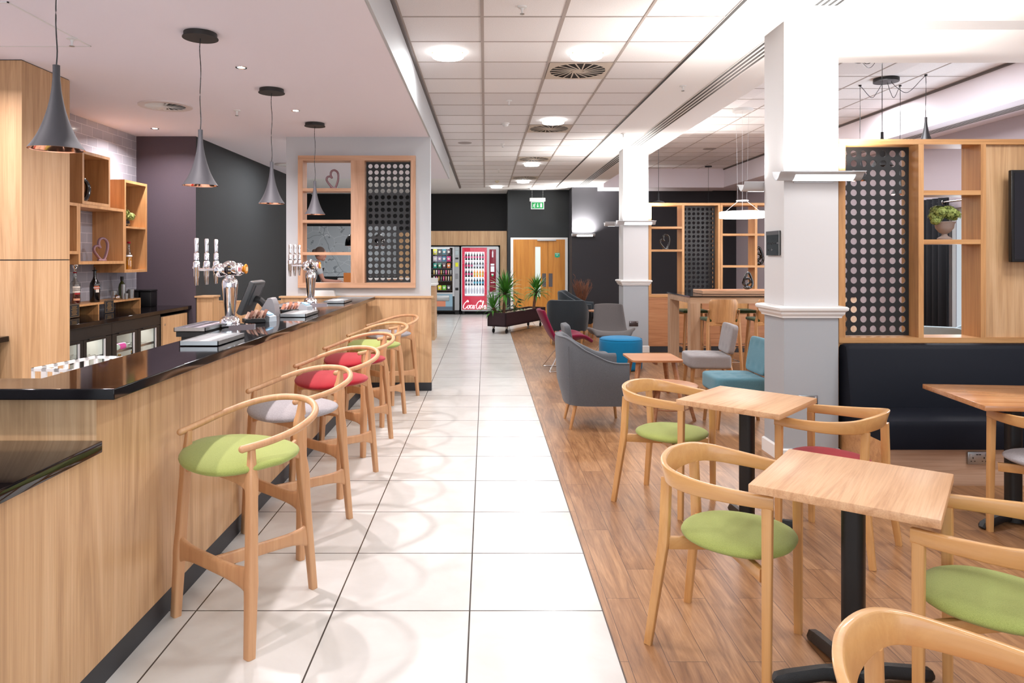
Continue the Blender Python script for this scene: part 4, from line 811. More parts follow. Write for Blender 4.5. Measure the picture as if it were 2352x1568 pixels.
# small downlights, grilles and sprinklers
def small(name, cat, mk, items, group):
    o0 = None
    for i, (x, y, z, l_) in enumerate(items):
        if o0 is None: o0 = thing(name, l_, cat, (x, y, z), 0, group); mk(o0)
        else: place(o0, False, (x, y, z), 0, l_)
def mk_dl(t): MB().lathe([(.028, -.002), (.042, -.004), (.044, 0), (.028, 0)], 20, caps=False).build('bezel', CHROME, t); MB().lathe([(0, -.001), (.028, -.001)], 16, caps=False).build('lens', M('spot_lens', '#fff4e8', .4, es=30), t)
small('downlight', 'downlight', mk_dl, [(-1.82, 5.24, ZB, 'small bright recessed spot between the second and third pendants'), (-1.83, 6.78, ZB, 'small bright recessed spot between the third and fourth pendants'), (-3.63, 7.72, ZB, 'small bright recessed spot by the tiled wall'), (-1.82, 3.70, ZB, 'recessed spot between the first and second pendants')], 'recessed spots in the bar ceiling')
def mk_sp(t): MB().lathe([(0, 0), (.035, 0), (.032, -.008), (.012, -.012), (.007, -.03), (.007, -.05), (0, -.05)], 16).build('rose', PLASTW, t); MB().lathe([(0, -.05), (.016, -.05), (.016, -.054), (0, -.056)], 12).build('deflector', STEEL, t)
small('sprinkler', 'sprinkler', mk_sp, [(.26, 4.98, ZC, 'sprinkler on the water-stained ceiling tile at the top'), (.266, 7.96, ZC, 'sprinkler above the corridor ahead of the smoke detector'), (.27, 11.0, ZC, 'sprinkler above the corridor behind the smoke detector'), (.27, 14.2, ZC, 'distant sprinkler above the corridor'),
      (-2.39, 6.76, ZB, 'sprinkler in the bar ceiling beside the round grille'), (-2.67, 4.54, ZB, 'sprinkler in the bar ceiling at the access hatch'), (2.05, 7.3, ZC + .005, 'sprinkler beside the long slot diffuser'), (1.98, 10.1, ZC + .005, 'sprinkler beside the far end of the long slot diffuser'), (4.9, 12.2, ZL, 'sprinkler in the lounge ceiling')], 'ceiling sprinklers')
t = thing('smoke_detector', 'white smoke detector in the corridor ceiling', 'smoke detector', (.265, 9.3, ZC)); MB().lathe([(0, 0), (.055, 0), (.052, -.012), (.04, -.018), (.038, -.032), (.022, -.05), (0, -.052)], 20).build('housing', PLASTW, t, ang=50)
t = thing('smoke_detector', 'pale beige smoke detector far down the corridor', 'smoke detector', (.27, 16.3, ZC)); MB().lathe([(0, 0), (.055, 0), (.052, -.012), (.04, -.018), (.038, -.032), (.022, -.05), (0, -.052)], 20).build('housing', M('beige_plastic', '#d8cbb0', .5), t, ang=50)
t = thing('ceiling_speaker', 'round grey flush speaker in the corridor ceiling', 'speaker', (-.32, 10.9, ZC)); MB().lathe([(0, -.005), (.10, -.005), (.11, 0)], 24).build('grille', M('speaker_grey', '#9c9492', .7), t)
t = thing('ceiling_speaker', 'round grey flush speaker in the lounge ceiling', 'speaker', (4.4, 13.8, ZL)); MB().lathe([(0, -.005), (.12, -.005), (.13, 0)], 24).build('grille', M('speaker_grey', '#9c9492', .7), t)
def mk_cl(t):
    MB().lathe([(0, -.045), (.135, -.045), (.142, -.03), (.142, -.004), (.12, 0), (0, 0)], 32).build('diffuser', LAMPW, t, ang=50); MB().lathe([(.143, -.028), (.150, -.028), (.150, -.024), (.143, -.024)], 32, caps=False).build('glass_rim', M('rim_glass', '#cfe0d8', .1), t)
    for a in (90, 210, 330): MB(RZ(radians(a))).box(.142, .153, -.004, .004, -.034, -.012).build('clip', M('clip_brass', '#c0b090', .3, .7), t)
small('ceiling_light', 'ceiling light', mk_cl, [(x, y, ZC, l_) for (x, y), l_ in zip(CORR[:6], ['round bright ceiling light on the bar side of the corridor', 'round bright ceiling light before the largest swirl vent', 'round bright ceiling light before the second swirl vent', 'round ceiling light behind the third swirl vent', 'round ceiling light behind the fourth swirl vent', 'distant round ceiling light before the exit sign'])], 'round corridor ceiling lights')
def mk_vent(t):
    a = .295; s = MB(); seg = 32; r = .262
    vs = [(r * cos(2 * pi * k / seg), r * sin(2 * pi * k / seg), -.006) for k in range(seg)]; sq = []
    for k in range(seg):
        an = 2 * pi * k / seg; m_ = max(abs(cos(an)), abs(sin(an))); sq.append((a * cos(an) / m_, a * sin(an) / m_, -.006))
    s.add(vs + sq, [(k, (k + 1) % seg, seg + (k + 1) % seg, seg + k) for k in range(seg)])
    for k in range(20):
        an = 2 * pi * k / 20 + .1; s2 = Matrix.Rotation(an, 4, 'Z'); s.T = s2 @ T(.155, .018, -.007) @ Matrix.Rotation(-.12, 4, 'Z'); s.box(-.118, .118, -.0065, .0065, -.001, .001)
    s.T = I4(); s.lathe([(0, -.008), (.065, -.008), (.066, -.005)], 20); s.build('vaned_plate', M('vent_beige', '#c5b8aa', .5), t)
    MB().lathe([(0, -.002), (.27, -.002)], 32, caps=False).build('dark_core', BLACK, t)
small('ceiling_vent', 'air vent', mk_vent, [(.875, 6.683, ZC, 'largest swirl vent in the corridor ceiling'), (.875, 9.683, ZC, 'swirl vent behind the second bright light'), (.875, 12.683, ZC, 'third swirl vent along the corridor ceiling'), (.875, 15.683, ZC, 'most distant swirl vent in the corridor ceiling')], 'swirl vents in the corridor ceiling')
def round_grille(label, x, y, r):
    t = thing('ceiling_grille', label, 'air vent', (x, y, ZB)); MB().lathe([(r * .72, -.004), (r * .78, -.016), (r, -.012), (r, 0)], 36, caps=False).build('ring', M('grille_white', '#ddd3d0', .5), t, ang=50); MB().lathe([(0, -.001), (r * .8, -.001)], 24, caps=False).build('dark_core', M('grille_dark', '#4a4442', .8), t)
    s = MB()
    for k in range(18): s.T = RZ(2 * pi * k / 18) @ T(r * .45, 0, -.008) @ RX(radians(28)); s.box(-r * .3, r * .3, -.018, .018, -.001, .001)
    s.T = I4(); s.lathe([(0, -.016), (r * .16, -.014), (r * .17, -.006)], 18); s.build('vanes', PLASTW, t)
round_grille('round white ceiling grille above the back bar', -2.98, 6.55, .235); round_grille('round white ceiling grille beyond the bar', -3.0, 10.7, .2)
t = thing('access_hatch', 'flush white access hatch in the bar ceiling', 'access hatch', (-3.1, 4.25, ZB)); MB().box(-.75, .45, -.35, .45, -.004, -.001).build('panel', BARC, t)
s = MB(); s.box(-.76, .46, -.36, -.352, -.006, 0); s.box(-.76, .46, .452, .46, -.006, 0); s.box(-.76, -.752, -.36, .46, -.006, 0); s.box(.452, .46, -.36, .46, -.006, 0); s.build('bead', PLASTW, t)
def slot(label, x, y0, y1, z, n=4):
    t = thing('slot_diffuser', label, 'air diffuser', (x, y0, z)); L_ = y1 - y0; MB().box(-.095, .095, 0, L_, -.004, 0).build('frame', PLASTW, t)
    for k in range(n): xx = -.07 + k * .14 / (n - 1); MB().box(xx - .0115, xx + .0115, .01, L_ - .01, -.0055, -.003).build('slot', BLACK, t)
slot('long black-slotted diffuser between the two columns', 2.385, 5.75, 11.2, ZC + .005); slot('short slotted diffuser beyond the farther column', 2.385, 12.0, 17.4, ZC + .005); slot('slotted diffuser end above the near column', 2.40, 2.0, 4.97, ZC + .005); slot('slotted diffuser along the lilac wall soffit', 6.02, 6.4, 13, ZBH)
t = thing('security_camera', 'small dome security camera under the ceiling of the back room', 'camera', (-4.6, 18.9, ZC)); MB().rbox(-.07, .07, -.05, .05, -.09, 0, .006, 1).build('mount', SILVER, t); MB().ell((.02, 0, -.10), .055, .055, .05, 14, 8).build('dome', BLACK, t)
# ================================================================ bar stools
def leg_path(a, b, n=8, bow=(0, 0, 0)):
    a, b, w = Vector(a), Vector(b), Vector(bow); return [a.lerp(b, i / n) + w * sin(pi * i / n) for i in range(n + 1)]
def make_stool():
    t = thing('bar_stool', '', 'bar stool'); RR = rrect(1, 1, .45, 3)
    ctrl = [(.228, -.226, .802), (.12, -.252, .816), (0, -.262, .84), (-.12, -.225, .872), (-.197, -.130, .896), (-.230, 0, .903)]
    P = smooth_path(ctrl + [(a, -b, c) for a, b, c in ctrl[-2::-1]], 6); s = MB(); s.sweep(P, circ(.0148, 12)); s.ell(P[0], .0152, n=12, k=8); s.ell(P[-1], .0152, n=12, k=8); s.build('arm_rail', STOOLW, t, ang=60)
    def sc(lst, n=8): # list of (t,w,h)
        out = []
        for i in range(n + 1):
            u = i / n
            for (a, w1, h1), (b, w2, h2) in zip(lst, lst[1:]):
                if a <= u <= b: k = (u - a) / (b - a); out.append((w1 + (w2 - w1) * k, h1 + (h2 - h1) * k)); break
        return out
    for sy in (1, -1):
        n = 20; Pl = leg_path((.225, .268 * sy, 0), (.188, .228 * sy, .80), n, (0, .006 * sy, 0))
        MB().sweep(Pl, RR, sc([(0, .020, .018), (.28, .023, .020), (.36, .024, .023), (.45, .022, .020), (.75, .021, .019), (.84, .023, .022), (.90, .017, .016), (1, .012, .012)], n), up=(1, 0, 0)).build('leg', STOOLW, t, ang=45)
    n = 20; Pl = smooth_path([(-.30, 0, 0), (-.268, 0, .30), (-.235, 0, .60), (-.215, 0, .72), (-.222, 0, .80), (-.236, 0, .893)], 4)
    MB().sweep(Pl, RR, sc([(0, .016, .018), (.28, .020, .020), (.36, .028, .022), (.45, .019, .02), (.7, .019, .019), (.78, .026, .02), (.86, .015, .016), (1, .011, .012)], n), up=(0, 1, 0)).build('leg', STOOLW, t, ang=45)
    def flare(a, b, h, th, nm, k=.016, one=False):
        n = 12; Q = leg_path(a, b, n); S_ = [(th, h + k * (abs(i / n - .5) * 2) ** 5 * (0 if one and i < n / 2 else 1.6)) for i in range(n + 1)]; MB().sweep(Q, RR, S_).build(nm, STOOLW, t, ang=45)
    flare((.214, .250, .293), (.214, -.250, .293), .031, .0125, 'stretcher'); flare((.212, 0, .293), (-.262, 0, .262), .026, .0125, 'stretcher', one=True)
    flare((.195, .232, .672), (.195, -.232, .672), .022, .013, 'seat_frame', .02); flare((.18, 0, .676), (-.215, 0, .676), .02, .013, 'seat_frame', .02, one=True)
    s = MB(); n, k = 40, 12; vs = []
    def rr(a):
        x, y = cos(a), sin(a)
        return 1 / ((abs(x) ** 2.3 + abs(y) ** 2.3) ** (1 / 2.3))
    for j in range(k + 1):
        ph = -pi / 2 + pi * j / k; e = cos(ph) ** .55 if cos(ph) > 1e-6 else 0; z = sin(ph)
        for i in range(n):
            a = 2 * pi * i / n; R = rr(a); x = cos(a) * R * e; y = sin(a) * R * e; xx = .083 + x * .222; yy = y * .285 * (1 - .22 * max(-x, 0) - .03 * x)
            zz = .722 + z * (.030 if z > 0 else .034) - (.010 * (x - .2) if x > .2 else 0) * 2 - .018 * max(0, x - .4) + .010 * abs(y) ** 2
            vs.append((xx, yy, zz))
    fs = [(j * n + i, j * n + (i + 1) % n, (j + 1) * n + (i + 1) % n, (j + 1) * n + i) for j in range(k) for i in range(n)]
    s.add(vs, fs); s.build('seat', GREEN, t, ang=80); return t
st = make_stool()
SP = [((-.99, 3.06), (-.605, -.797), GREEN, 'yellow-green seat, first in the row'), ((-1.005, 3.955), (-.655, -.755), GREYF, 'pale grey seat between the green and red ones'), ((-.99, 4.865), (-.655, -.755), REDF, 'red seat next to the grey-seated stool'),
      ((-1.005, 5.80), (-.655, -.755), REDF, 'red seat, the second red one along the bar'), ((-1.0, 6.76), (-.655, -.755), GREEN, 'green seat between red and grey ones'), ((-.985, 7.70), (-.75, -.66), GREYF, 'grey seat, last in the row')]
for i, ((x, y), f, mt, l_) in enumerate(SP):
    c = place(st, i == 0, (x, y, 0), atan2(f[1], f[0]), 'oak bar stool with bent rail and ' + l_, 'bar stools along the counter')
    if mt is not GREEN: recolor(c, 'seat', mt)
# ================================================================ dining armchairs
def make_armchair():
    t = thing('dining_armchair', '', 'chair')
    ctrl = [(.255, .222, .665, .024, 0), (.12, .246, .669, .026, 0), (-.02, .252, .676, .030, .05), (-.13, .222, .688, .035, .16), (-.182, .145, .698, .040, .26), (-.205, 0, .703, .042, .30)]
    full = ctrl + [(a, -b, c, d, e) for a, b, c, d, e in ctrl[-2::-1]]; P = smooth_path([f[:3] for f in full], 7); H = smooth_path([(f[3], f[4], 0) for f in full], 7)
    rings = []
    for i, p in enumerate(P):
        tg = (P[min(i + 1, len(P) - 1)] - P[max(i - 1, 0)]); tg.z = 0; tg.normalize(); nrm = Vector((tg.y, -tg.x, 0))   # outward?
        if nrm.dot(Vector((p.x, p.y, 0))) < 0 and abs(p.x) < .2 or (p.x <= -.2 and nrm.x > 0): nrm = -nrm
        if p.x > .2 and nrm.y * p.y < 0: nrm = -nrm
        h = H[i].x; tl = H[i].y; rings.append([p + nrm * (a + tl * b) + Vector((0, 0, b)) for a, b in rrect(.0125, h, .006, 2)])
    MB().loft(rings).build('back_rail', BEECH_X, t, ang=45)
    LR = rrect(.0185, .0165, .004, 2)
    for sy in (1, -1):
        MB().sweep([(.235, .232 * sy, 0), (.235, .222 * sy, .645)], LR, [.82, 1], up=(0, 1, 0)).build('leg', BEECH, t, ang=45)
        MB().sweep([(-.228, .215 * sy, 0), (-.175, .178 * sy, .42), (-.176, .152 * sy, .662)], LR, [.8, 1.05, 1], up=(0, 1, 0)).build('leg', BEECH, t, ang=45)
        MB().sweep([(-.165, .165 * sy, .405), (.212, -.20 * sy, .385 if sy > 0 else .372)], rrect(.012, .024, .003, 2)).build('seat_rail', BEECH_X, t, ang=45)
    s = MB(); n, k = 40, 12; vs = []
    for j in range(k + 1):
        ph = -pi / 2 + pi * j / k; e = max(cos(ph), 0) ** .6; z = sin(ph)
        for i in range(n):
            a = 2 * pi * i / n; x, y = cos(a) * e, sin(a) * e; R = 1 / ((abs(cos(a)) ** 2.25 + abs(sin(a)) ** 2.25) ** (1 / 2.25)); x *= R; y *= R
            vs.append((.062 + x * .218, y * .222 * (1 + .05 * x), .445 + z * .034 - .006 * max(0, 1 - x * x - y * y) * (z > 0)))
    s.add(vs, [(j * n + i, j * n + (i + 1) % n, (j + 1) * n + (i + 1) % n, (j + 1) * n + i) for j in range(k) for i in range(n)]); s.build('seat', GREEN, t, ang=80); return t
ac = make_armchair()
AC = [((.965, 2.86), (.80, -.60), GREEN, 'green seat tucked under the closest table'), ((1.13, 4.49), (.754, -.657), GREEN, 'green seat by the farther square table'), ((1.915, 3.80), (-.70, .714), REDF, 'dark red seat between the two square tables'),
      ((1.70, 2.235), (-.73, .683), GREEN, 'green seat opposite the tucked-in one'), ((.94, 1.385), (.80, -.60), REDF, 'only its bent back rail showing at the bottom edge'), ((3.10, 3.76), (-.05, 1), GREYF, 'grey seat at the table by the navy banquette')]
for i, ((x, y), f, mt, l_) in enumerate(AC):
    c = place(ac, i == 0, (x, y, 0), atan2(f[1], f[0]), 'beech armchair with bent rail and ' + l_ if i != 4 else 'beech armchair with ' + l_, 'beech dining armchairs')
    if mt is not GREEN: recolor(c, 'seat', mt)
# ================================================================ cafe tables
def make_table():
    t = thing('cafe_table', '', 'table'); MB().rbox(-.29, .29, -.29, .29, .712, .742, .003, 2).build('tabletop', TOPW, t)
    MB().sweep([(0, 0, .05), (0, 0, .70)], rrect(.038, .038, .022, 4)).build('pole', BLACK, t, ang=45); MB().rbox(-.17, .17, -.17, .17, .698, .712, .003, 1).build('top_plate', BLACK, t)
    s = MB(); s.lathe([(0, .012), (.07, .012), (.07, .05), (.045, .068), (0, .07)], 20)
    for k in range(4):
        a = k * pi / 2; d = Vector((cos(a), sin(a), 0)); s.sweep([d * .03 + Vector((0, 0, .040)), d * .12 + Vector((0, 0, .042)), d * .25 + Vector((0, 0, .030)), d * .285 + Vector((0, 0, .024)), d * .30 + Vector((0, 0, .012))], [(-.9, -1), (.9, -1), (1, -.3), (.5, .95), (-.5, .95), (-1, -.3)], [(.034, .022), (.024, .022), (.028, .020), (.028, .018), (.016, .008)])
    s.build('cross_base', CAST, t, ang=45); return t
tb = make_table()
c = place(tb, True, (1.343, 2.567, 0), radians(-36.8), 'square oak cafe table on a black pole, largest and closest, three chairs round it', 'square cafe tables'); tb['label'] = 'small square oak cafe table with pale striped grain, closest to the camera'
for ch in [x for x in bpy.data.objects if x.parent == tb and x.name.startswith('cross_base')]: ch.rotation_euler = (0, 0, radians(36.8 + 3))
c = place(tb, False, (1.497, 4.026, 0), radians(-42.8), 'small square oak cafe table before the near column, between two armchairs')
c = place(tb, False, (3.10, 4.13, 0), radians(-6), 'small square oak cafe table standing at the navy banquette')
for ch in [x for x in bpy.data.objects if x.parent == c and x.name.startswith('tabletop')]: ch.scale = (1.18, 1.15, 1); ch.data = ch.data.copy(); ch.data.materials[0] = wood('table_top_amber', 'x', ('#a06a42', '#ba8458', '#c6946a'), rough=.2, coat=.3)
for ch in [x for x in bpy.data.objects if x.parent == c and x.name.startswith('cross_base')]: ch.rotation_euler = (0, 0, radians(30))
# ================================================================ banquette, television
t = thing('banquette', 'long navy upholstered banquette on a pale wooden base', 'banquette', (0, 0, 0)); X0, X1 = 2.69, 6.3
s = MB(); rg = [(5.34, .36), (5.34, .885), (5.325, .90), (5.28, .905), (5.235, .895), (5.215, .87), (5.20, .42), (5.215, .36)]
rg = [(5.34, .30), (5.34, .88), (5.32, .90), (5.27, .905), (5.235, .893), (5.222, .865), (5.16, .40), (5.16, .30)]
s.loft([[(x, y + (.012 if e else 0), z - (.012 if e and z > .8 else 0)) for y, z in rg] for x, e in ((X0, 1), (X0 + .02, 0), (X1, 0))]); s.build('back_cushion', NAVY, t, ang=45)
s = MB(); rg = [(5.17, .255), (5.17, .44), (5.15, .452), (4.80, .455), (4.745, .445), (4.722, .41), (4.735, .255)]
s.loft([[(x, y, z) for y, z in rg] for x in (X0 + .002, X1)]); s.build('seat_cushion', NAVY, t, ang=45)
MB().box(X0 + .01, X1, 4.775, 5.33, .0, .255).build('base', wood('pale_base', 'x', ('#a88468', '#c4a288', '#cfb098')), t); MB().box(X0, X0 + .012, 4.76, 5.34, .0, .30).build('end_panel', OAK_X, t)
t = thing('television', 'black flat television on the oak panel above the banquette', 'television', (4.55, 5.30, 1.86)); MB().rbox(-.61, .61, -.035, .0, -.345, .345, .004, 1).build('casing', BLACK, t)
sc_ = M('tv_screen', '#0a1018', .12, spec=.6); MB().box(-.59, .59, -.037, -.035, -.325, .325).build('screen', sc_, t); MB().box(-.2, .2, 0, .078, -.15, .15).build('bracket', BLACK, t)
# black sign on the column
t = thing('wall_sign', 'black wayfinding plaque with a steel edge on the side of the near column', 'sign', (2.249, 5.48, 1.66), -pi / 2)
MB().rbox(-.125, .125, -.012, 0, -.095, .095, .002, 1).build('board', GBLACK, t); MB().box(-.125, .125, -.0135, -.0115, .065, .095).build('header', M('sign_header', '#4c4c50', .4), t); MB().box(.119, .127, -.014, -.011, -.095, .095).build('edge', STEEL, t)
TXD = M('sign_print_dim', '#3a3a3e', .6); text('Meeting Rooms', .024, TXD, t, (-.02, -.0135, .0), (pi / 2, 0, 0)); text('Bar', .024, TXD, t, (-.085, -.0135, -.05), (pi / 2, 0, 0))
s = MB()
for x0, z0, d_ in ((.085, 0, 1), (-.02, -.05, -1)):
    s.box(x0, x0 + .028, -.0142, -.0132, z0 - .002, z0 + .002)
    xt = x0 + .028 if d_ > 0 else x0; s.add([(xt, -.0142, z0), (xt - d_ * .012, -.0142, z0 + .012), (xt - d_ * .012, -.0142, z0 + .007), (xt - d_ * .004, -.0142, z0), (xt - d_ * .012, -.0142, z0 - .007), (xt - d_ * .012, -.0142, z0 - .012)], [(0, 1, 2, 3), (0, 3, 4, 5)])
s.build('arrow', M('sign_print_mid', '#85858a', .6), t)
# ================================================================ upholstered lounge chairs
def tub(name, mat, w=.64, d=.62, hb=.85, ha=.60, z0=.22, legm=OAK_V, flat=.25, legs=((.22, .22), (-.22, .23)), splay=.03, lt=.018, group=None, th=.075, sharp=2.2, piping=False, taper=.05):
    """a U-shaped padded shell open to +x"""
    t = thing(name, '', 'armchair', group=group); n = 36; rings = []; pipe = []
    for i in range(n + 1):
        u = i / n; L_ = d / 2 + .02
        # plan: two straight arms joined by a half superellipse
        v = (u - .5) * 2
        if abs(v) > .62: k = (abs(v) - .62) / .38; x = -.02 + k * (d / 2 + .0); y = w / 2 * (1 if v > 0 else -1); nx, ny = 0, (1 if v > 0 else -1)
        else:
            a = v / .62 * pi / 2; e = .75; x = -.02 - (d / 2 - .02) * abs(cos(a)) ** e; y = w / 2 * math.copysign(abs(sin(a)) ** e, a); nx, ny = -cos(a), sin(a)
        f = abs(v); f = 0 if f < flat else (f - flat) / (1 - flat)
        h = hb - (hb - ha) * (1 - (1 - min(f * 1.25, 1)) ** sharp if sharp < 0 else (.5 - .5 * cos(pi * min(f * 1.15, 1))) ** (1 / 1.15))
        N = Vector((nx, ny, 0)).normalized(); O = Vector((x, y, 0)); b = O - N * taper
        lean = (h - .45) * .06
        sec = [(b - N * .0, z0), (b - N * (th * .6), z0), (O - N * th, z0 + .15), (O - N * (th - lean), h - .03), (O - N * (th * .8 - lean), h - .006), (O - N * (th * .45 - lean), h + .004), (O - N * (th * .12 - lean), h - .004), (O + N * lean, h - .03), (O + N * .004, z0 + .2), (b + N * .002, z0 + .015)]
        rings.append([(p.x, p.y, z) for p, z in sec]); pp, pz = sec[6]; pipe.append((pp.x + N.x * .003, pp.y + N.y * .003, pz + .002))
    s = MB(); s.loft(rings); s.build('shell', mat, t, ang=50)
    if piping: s = MB(); s.sweep(pipe, circ(.005, 6)); [s.sweep([(x_, y_, z0 + .02), (x_ * 1.06, y_ * 1.04, h_)], circ(.004, 6)) for x_, y_, h_ in ((-.235, -w / 2 * .93, .76), (-.235, w / 2 * .93, .76))]; s.build('piping', mat, t)
    MB().rbox(-d / 2 + th + .0, d / 2 + .025, -w / 2 + th + .004, w / 2 - th - .004, z0 + .08, z0 + .215, .035, 3).build('seat_cushion', mat, t, ang=50)
    MB().rbox(-d / 2 + .14, d / 2 + .0, -w / 2 + .115, w / 2 - .115, z0, z0 + .085, .01, 1).build('seat_base', mat, t)
    for lx, ly in legs:
        for sy in (1, -1):
            MB().sweep([((lx + (splay if lx > 0 else -splay * 2)), (ly + splay * .5) * sy, 0), (lx, ly * sy, z0 + .01)], circ(1, 12), [lt * .7, lt]).build('leg', legm, t, ang=50)
    return t
tg = tub('tub_armchair', TUBG, .68, .62, .835, .61, legs=((.25, .22), (-.17, .21)), splay=.025, piping=True)
place(tg, True, (.985, 6.56, 0), radians(0), 'grey wool tub armchair'); tg['label'] = 'large grey wool tub armchair with piped edge at the corridor side'
pb = tub('tub_armchair', PALEB, .75, .68, .86, .62, flat=.1)
place(pb, True, (4.65, 7.3, 0), radians(60), 'pale blue tub armchair seen through the lowest opening of the divider', 'pale blue armchairs beyond the divider'); c = place(pb, False, (5.35, 7.9, 0), radians(100), 'pale blue armchair by the curtain, behind its twin')
dk = tub('lounge_armchair', CHAR, .72, .62, .79, .58, z0=.24, flat=.30, legs=((.25, .28), (-.27, .27)), splay=.0, lt=.024, taper=.02)
place(dk, True, (1.49, 12.75, 0), radians(78), 'charcoal lounge armchair turned away, before the dried twigs', 'charcoal lounge armchairs'); dk['label'] = 'charcoal armchair with its back turned, beside the crimson chair'
c = place(dk, False, (1.80, 13.95, 0), radians(-12), 'charcoal armchair by the dried twigs, side-on and farther off'); c.scale = (1.1, 1.1, 1.12)
def shellchair(mat):
    t = thing('shell_chair', '', 'lounge chair')
    prof = smooth_path([(.36, 0, .385), (.25, 0, .43), (.05, 0, .36), (-.08, 0, .36), (-.19, 0, .47), (-.29, 0, .66), (-.37, 0, .83)], 5); n = len(prof); m_ = 14; vs = []
    for i, p in enumerate(prof):
        u = i / (n - 1); seat = max(0, 1 - abs(u - .3) / .28)
        w = .27 + .10 * math.exp(-((u - .33) / .16) ** 2) - .05 * max(0, (u - .55)) * 2 - .03 * max(0, .12 - u) * 8
        for j in range(m_ + 1):
            v = (j / m_ - .5) * 2; cu = abs(v) ** 2.6
            rise = .13 * math.exp(-((u - .34) / .16) ** 2) * cu; fw = .06 * max(0, u - .45) * cu * 2
            vs.append((p.x + fw, w * v, p.z + rise))
    s = MB(); s.add(vs, [(i * (m_ + 1) + j, i * (m_ + 1) + j + 1, (i + 1) * (m_ + 1) + j + 1, (i + 1) * (m_ + 1) + j) for i in range(n - 1) for j in range(m_)])
    s.build('shell', mat, t, ang=80, mods=[('SOLIDIFY', dict(thickness=.045, offset=-1)), ('SUBSURF', dict(levels=1, render_levels=1))])
    for sy in (1, -1):
        P = smooth_path([(-.04, .10 * sy, .335), (-.10, .16 * sy, .22), (-.22, .27 * sy, .03), (-.22, .28 * sy, .008), (-.18, .27 * sy, .008), (.26, .26 * sy, .008), (.27, .25 * sy, .03), (.16, .14 * sy, .25), (.12, .10 * sy, .36)], 4)
        MB().sweep(P, circ(.007, 8)).build('leg', CHROME, t, ang=50)
    MB().sweep([(.26, -.26, .01), (.26, .26, .01)], circ(.006, 8)).build('cross_bar', CHROME, t); return t
sh = shellchair(CRIM); place(sh, True, (1.07, 9.75, 0), radians(4), 'crimson shell lounge chair on a chrome wire base, side-on to the corridor', 'shell lounge chairs')
c = place(sh, False, (1.87, 10.5, 0), radians(-94), 'taupe grey shell lounge chair facing the camera before the farther column'); recolor(c, 'shell', SLATE)
t = thing('pouf', 'round turquoise blue drum pouf', 'pouf', (1.885, 9.80, 0)); MB().lathe([(0, .004), (.27, .004), (.292, .02), (.296, .05), (.298, .38), (.292, .41), (.27, .432), (.2, .443), (0, .448)], 40).build('body', BLUEF, t, ang=50); MB().lathe([(.288, .415), (.295, .418), (.29, .424)], 40, caps=False).build('seam', BLUEF, t)
def tufted(mat):
    t = thing('tufted_chair', '', 'chair')
    def pad(T_, a, b, c, nx, ny, side_only=False):
        bm = bmesh.new(); bmesh.ops.create_cube(bm, size=2); bmesh.ops.subdivide_edges(bm, edges=bm.edges[:], cuts=13, use_grid_fill=True); s = MB(T_); vs = []
        for v in bm.verts:
            x, y, z = v.co; e = 8; r = (abs(x) ** e + abs(y) ** e + abs(z) ** e) ** (1 / e); m_ = max(abs(x), abs(y), abs(z)); k = m_ / r; x, y, z = x * k, y * k, z * k
            if z > .5:
                for bx in range(nx):
                    for by in range(ny):
                        px_, py_ = -.62 + 1.24 * bx / max(nx - 1, 1), -.62 + 1.24 * by / max(ny - 1, 1); d2 = (x - px_) ** 2 + (y - py_) ** 2; z -= .30 * math.exp(-d2 / .012) + .06 * math.exp(-d2 / .06)
            vs.append((x * a, y * b, z * c))
        bm.verts.index_update(); s.add(vs, [[v.index for v in f.verts] for f in bm.faces]); bm.free(); return s
    pad(T(0, 0, .395), .235, .24, .08, 3, 3).build('seat', mat, t, ang=80); pad(T(-.245, 0, .64) @ RY(radians(80)), .165, .225, .038, 2, 3).build('backrest', mat, t, ang=80)
    for sy in (1, -1):
        MB().sweep([(.21, .19 * sy, 0), (.18, .17 * sy, .34)], rrect(1, 1, .3, 2), [.013, .019]).build('leg', OAK_V, t); MB().sweep([(-.30, .18 * sy, 0), (-.215, .17 * sy, .36), (-.275, .16 * sy, .56)], rrect(1, 1, .3, 2), [.013, .02, .015]).build('leg', OAK_V, t)
    return t
tf = tufted(LTUFT); place(tf, True, (2.50, 7.97, 0), radians(176), 'light grey buttoned low chair beside the small wooden table', 'low upholstered chairs')
c = place(tf, False, (2.30, 6.52, 0), radians(180), 'teal buttoned low chair half hidden by the near column'); recolor(c, 'seat', TEAL); recolor(c, 'backrest', TEAL)
c = place(tf, False, (1.17, 7.93, 0), 0, 'mid grey low-backed chair mostly hidden behind the tub armchair'); recolor(c, 'seat', TUBG); recolor(c, 'backrest', TUBG)
# small wooden tables
t = thing('side_table', 'low square wooden side table with rounded corners', 'table', (1.845, 7.79, 0))
P = rrect(.275, .295, .05, 5); MB().poly(P, .43, .45).build('tabletop', wood('walnut_top', 'x', ('#9a6038', '#b87c50', '#c48c60')), t)
for sx in (1, -1):
    for sy in (1, -1): MB().sweep([(sx * .25, sy * .26, 0), (sx * .19, sy * .20, .43)], rrect(1, 1, .3, 2), [.016, .024]).build('leg', RED_WOOD, t)
MB().box(-.2, .2, -.012, .012, .39, .43).box(-.012, .012, -.2, .2, .39, .43).build('brace', RED_WOOD, t)
t = thing('coffee_table', 'low round wooden coffee table with a ring stretcher', 'table', (1.73, 6.72, 0)); MB().lathe([(0, .315), (.28, .315), (.295, .325), (.295, .333), (.285, .34), (0, .34)], 40).build('tabletop', wood('walnut_top', 'x'), t)
for k in range(3):
    a = radians(90 + 120 * k + 20); MB().sweep([(.26 * cos(a), .26 * sin(a), 0), (.17 * cos(a), .17 * sin(a), .315)], rrect(1, 1, .4, 2), [.016, .02]).build('leg', RED_WOOD, t)
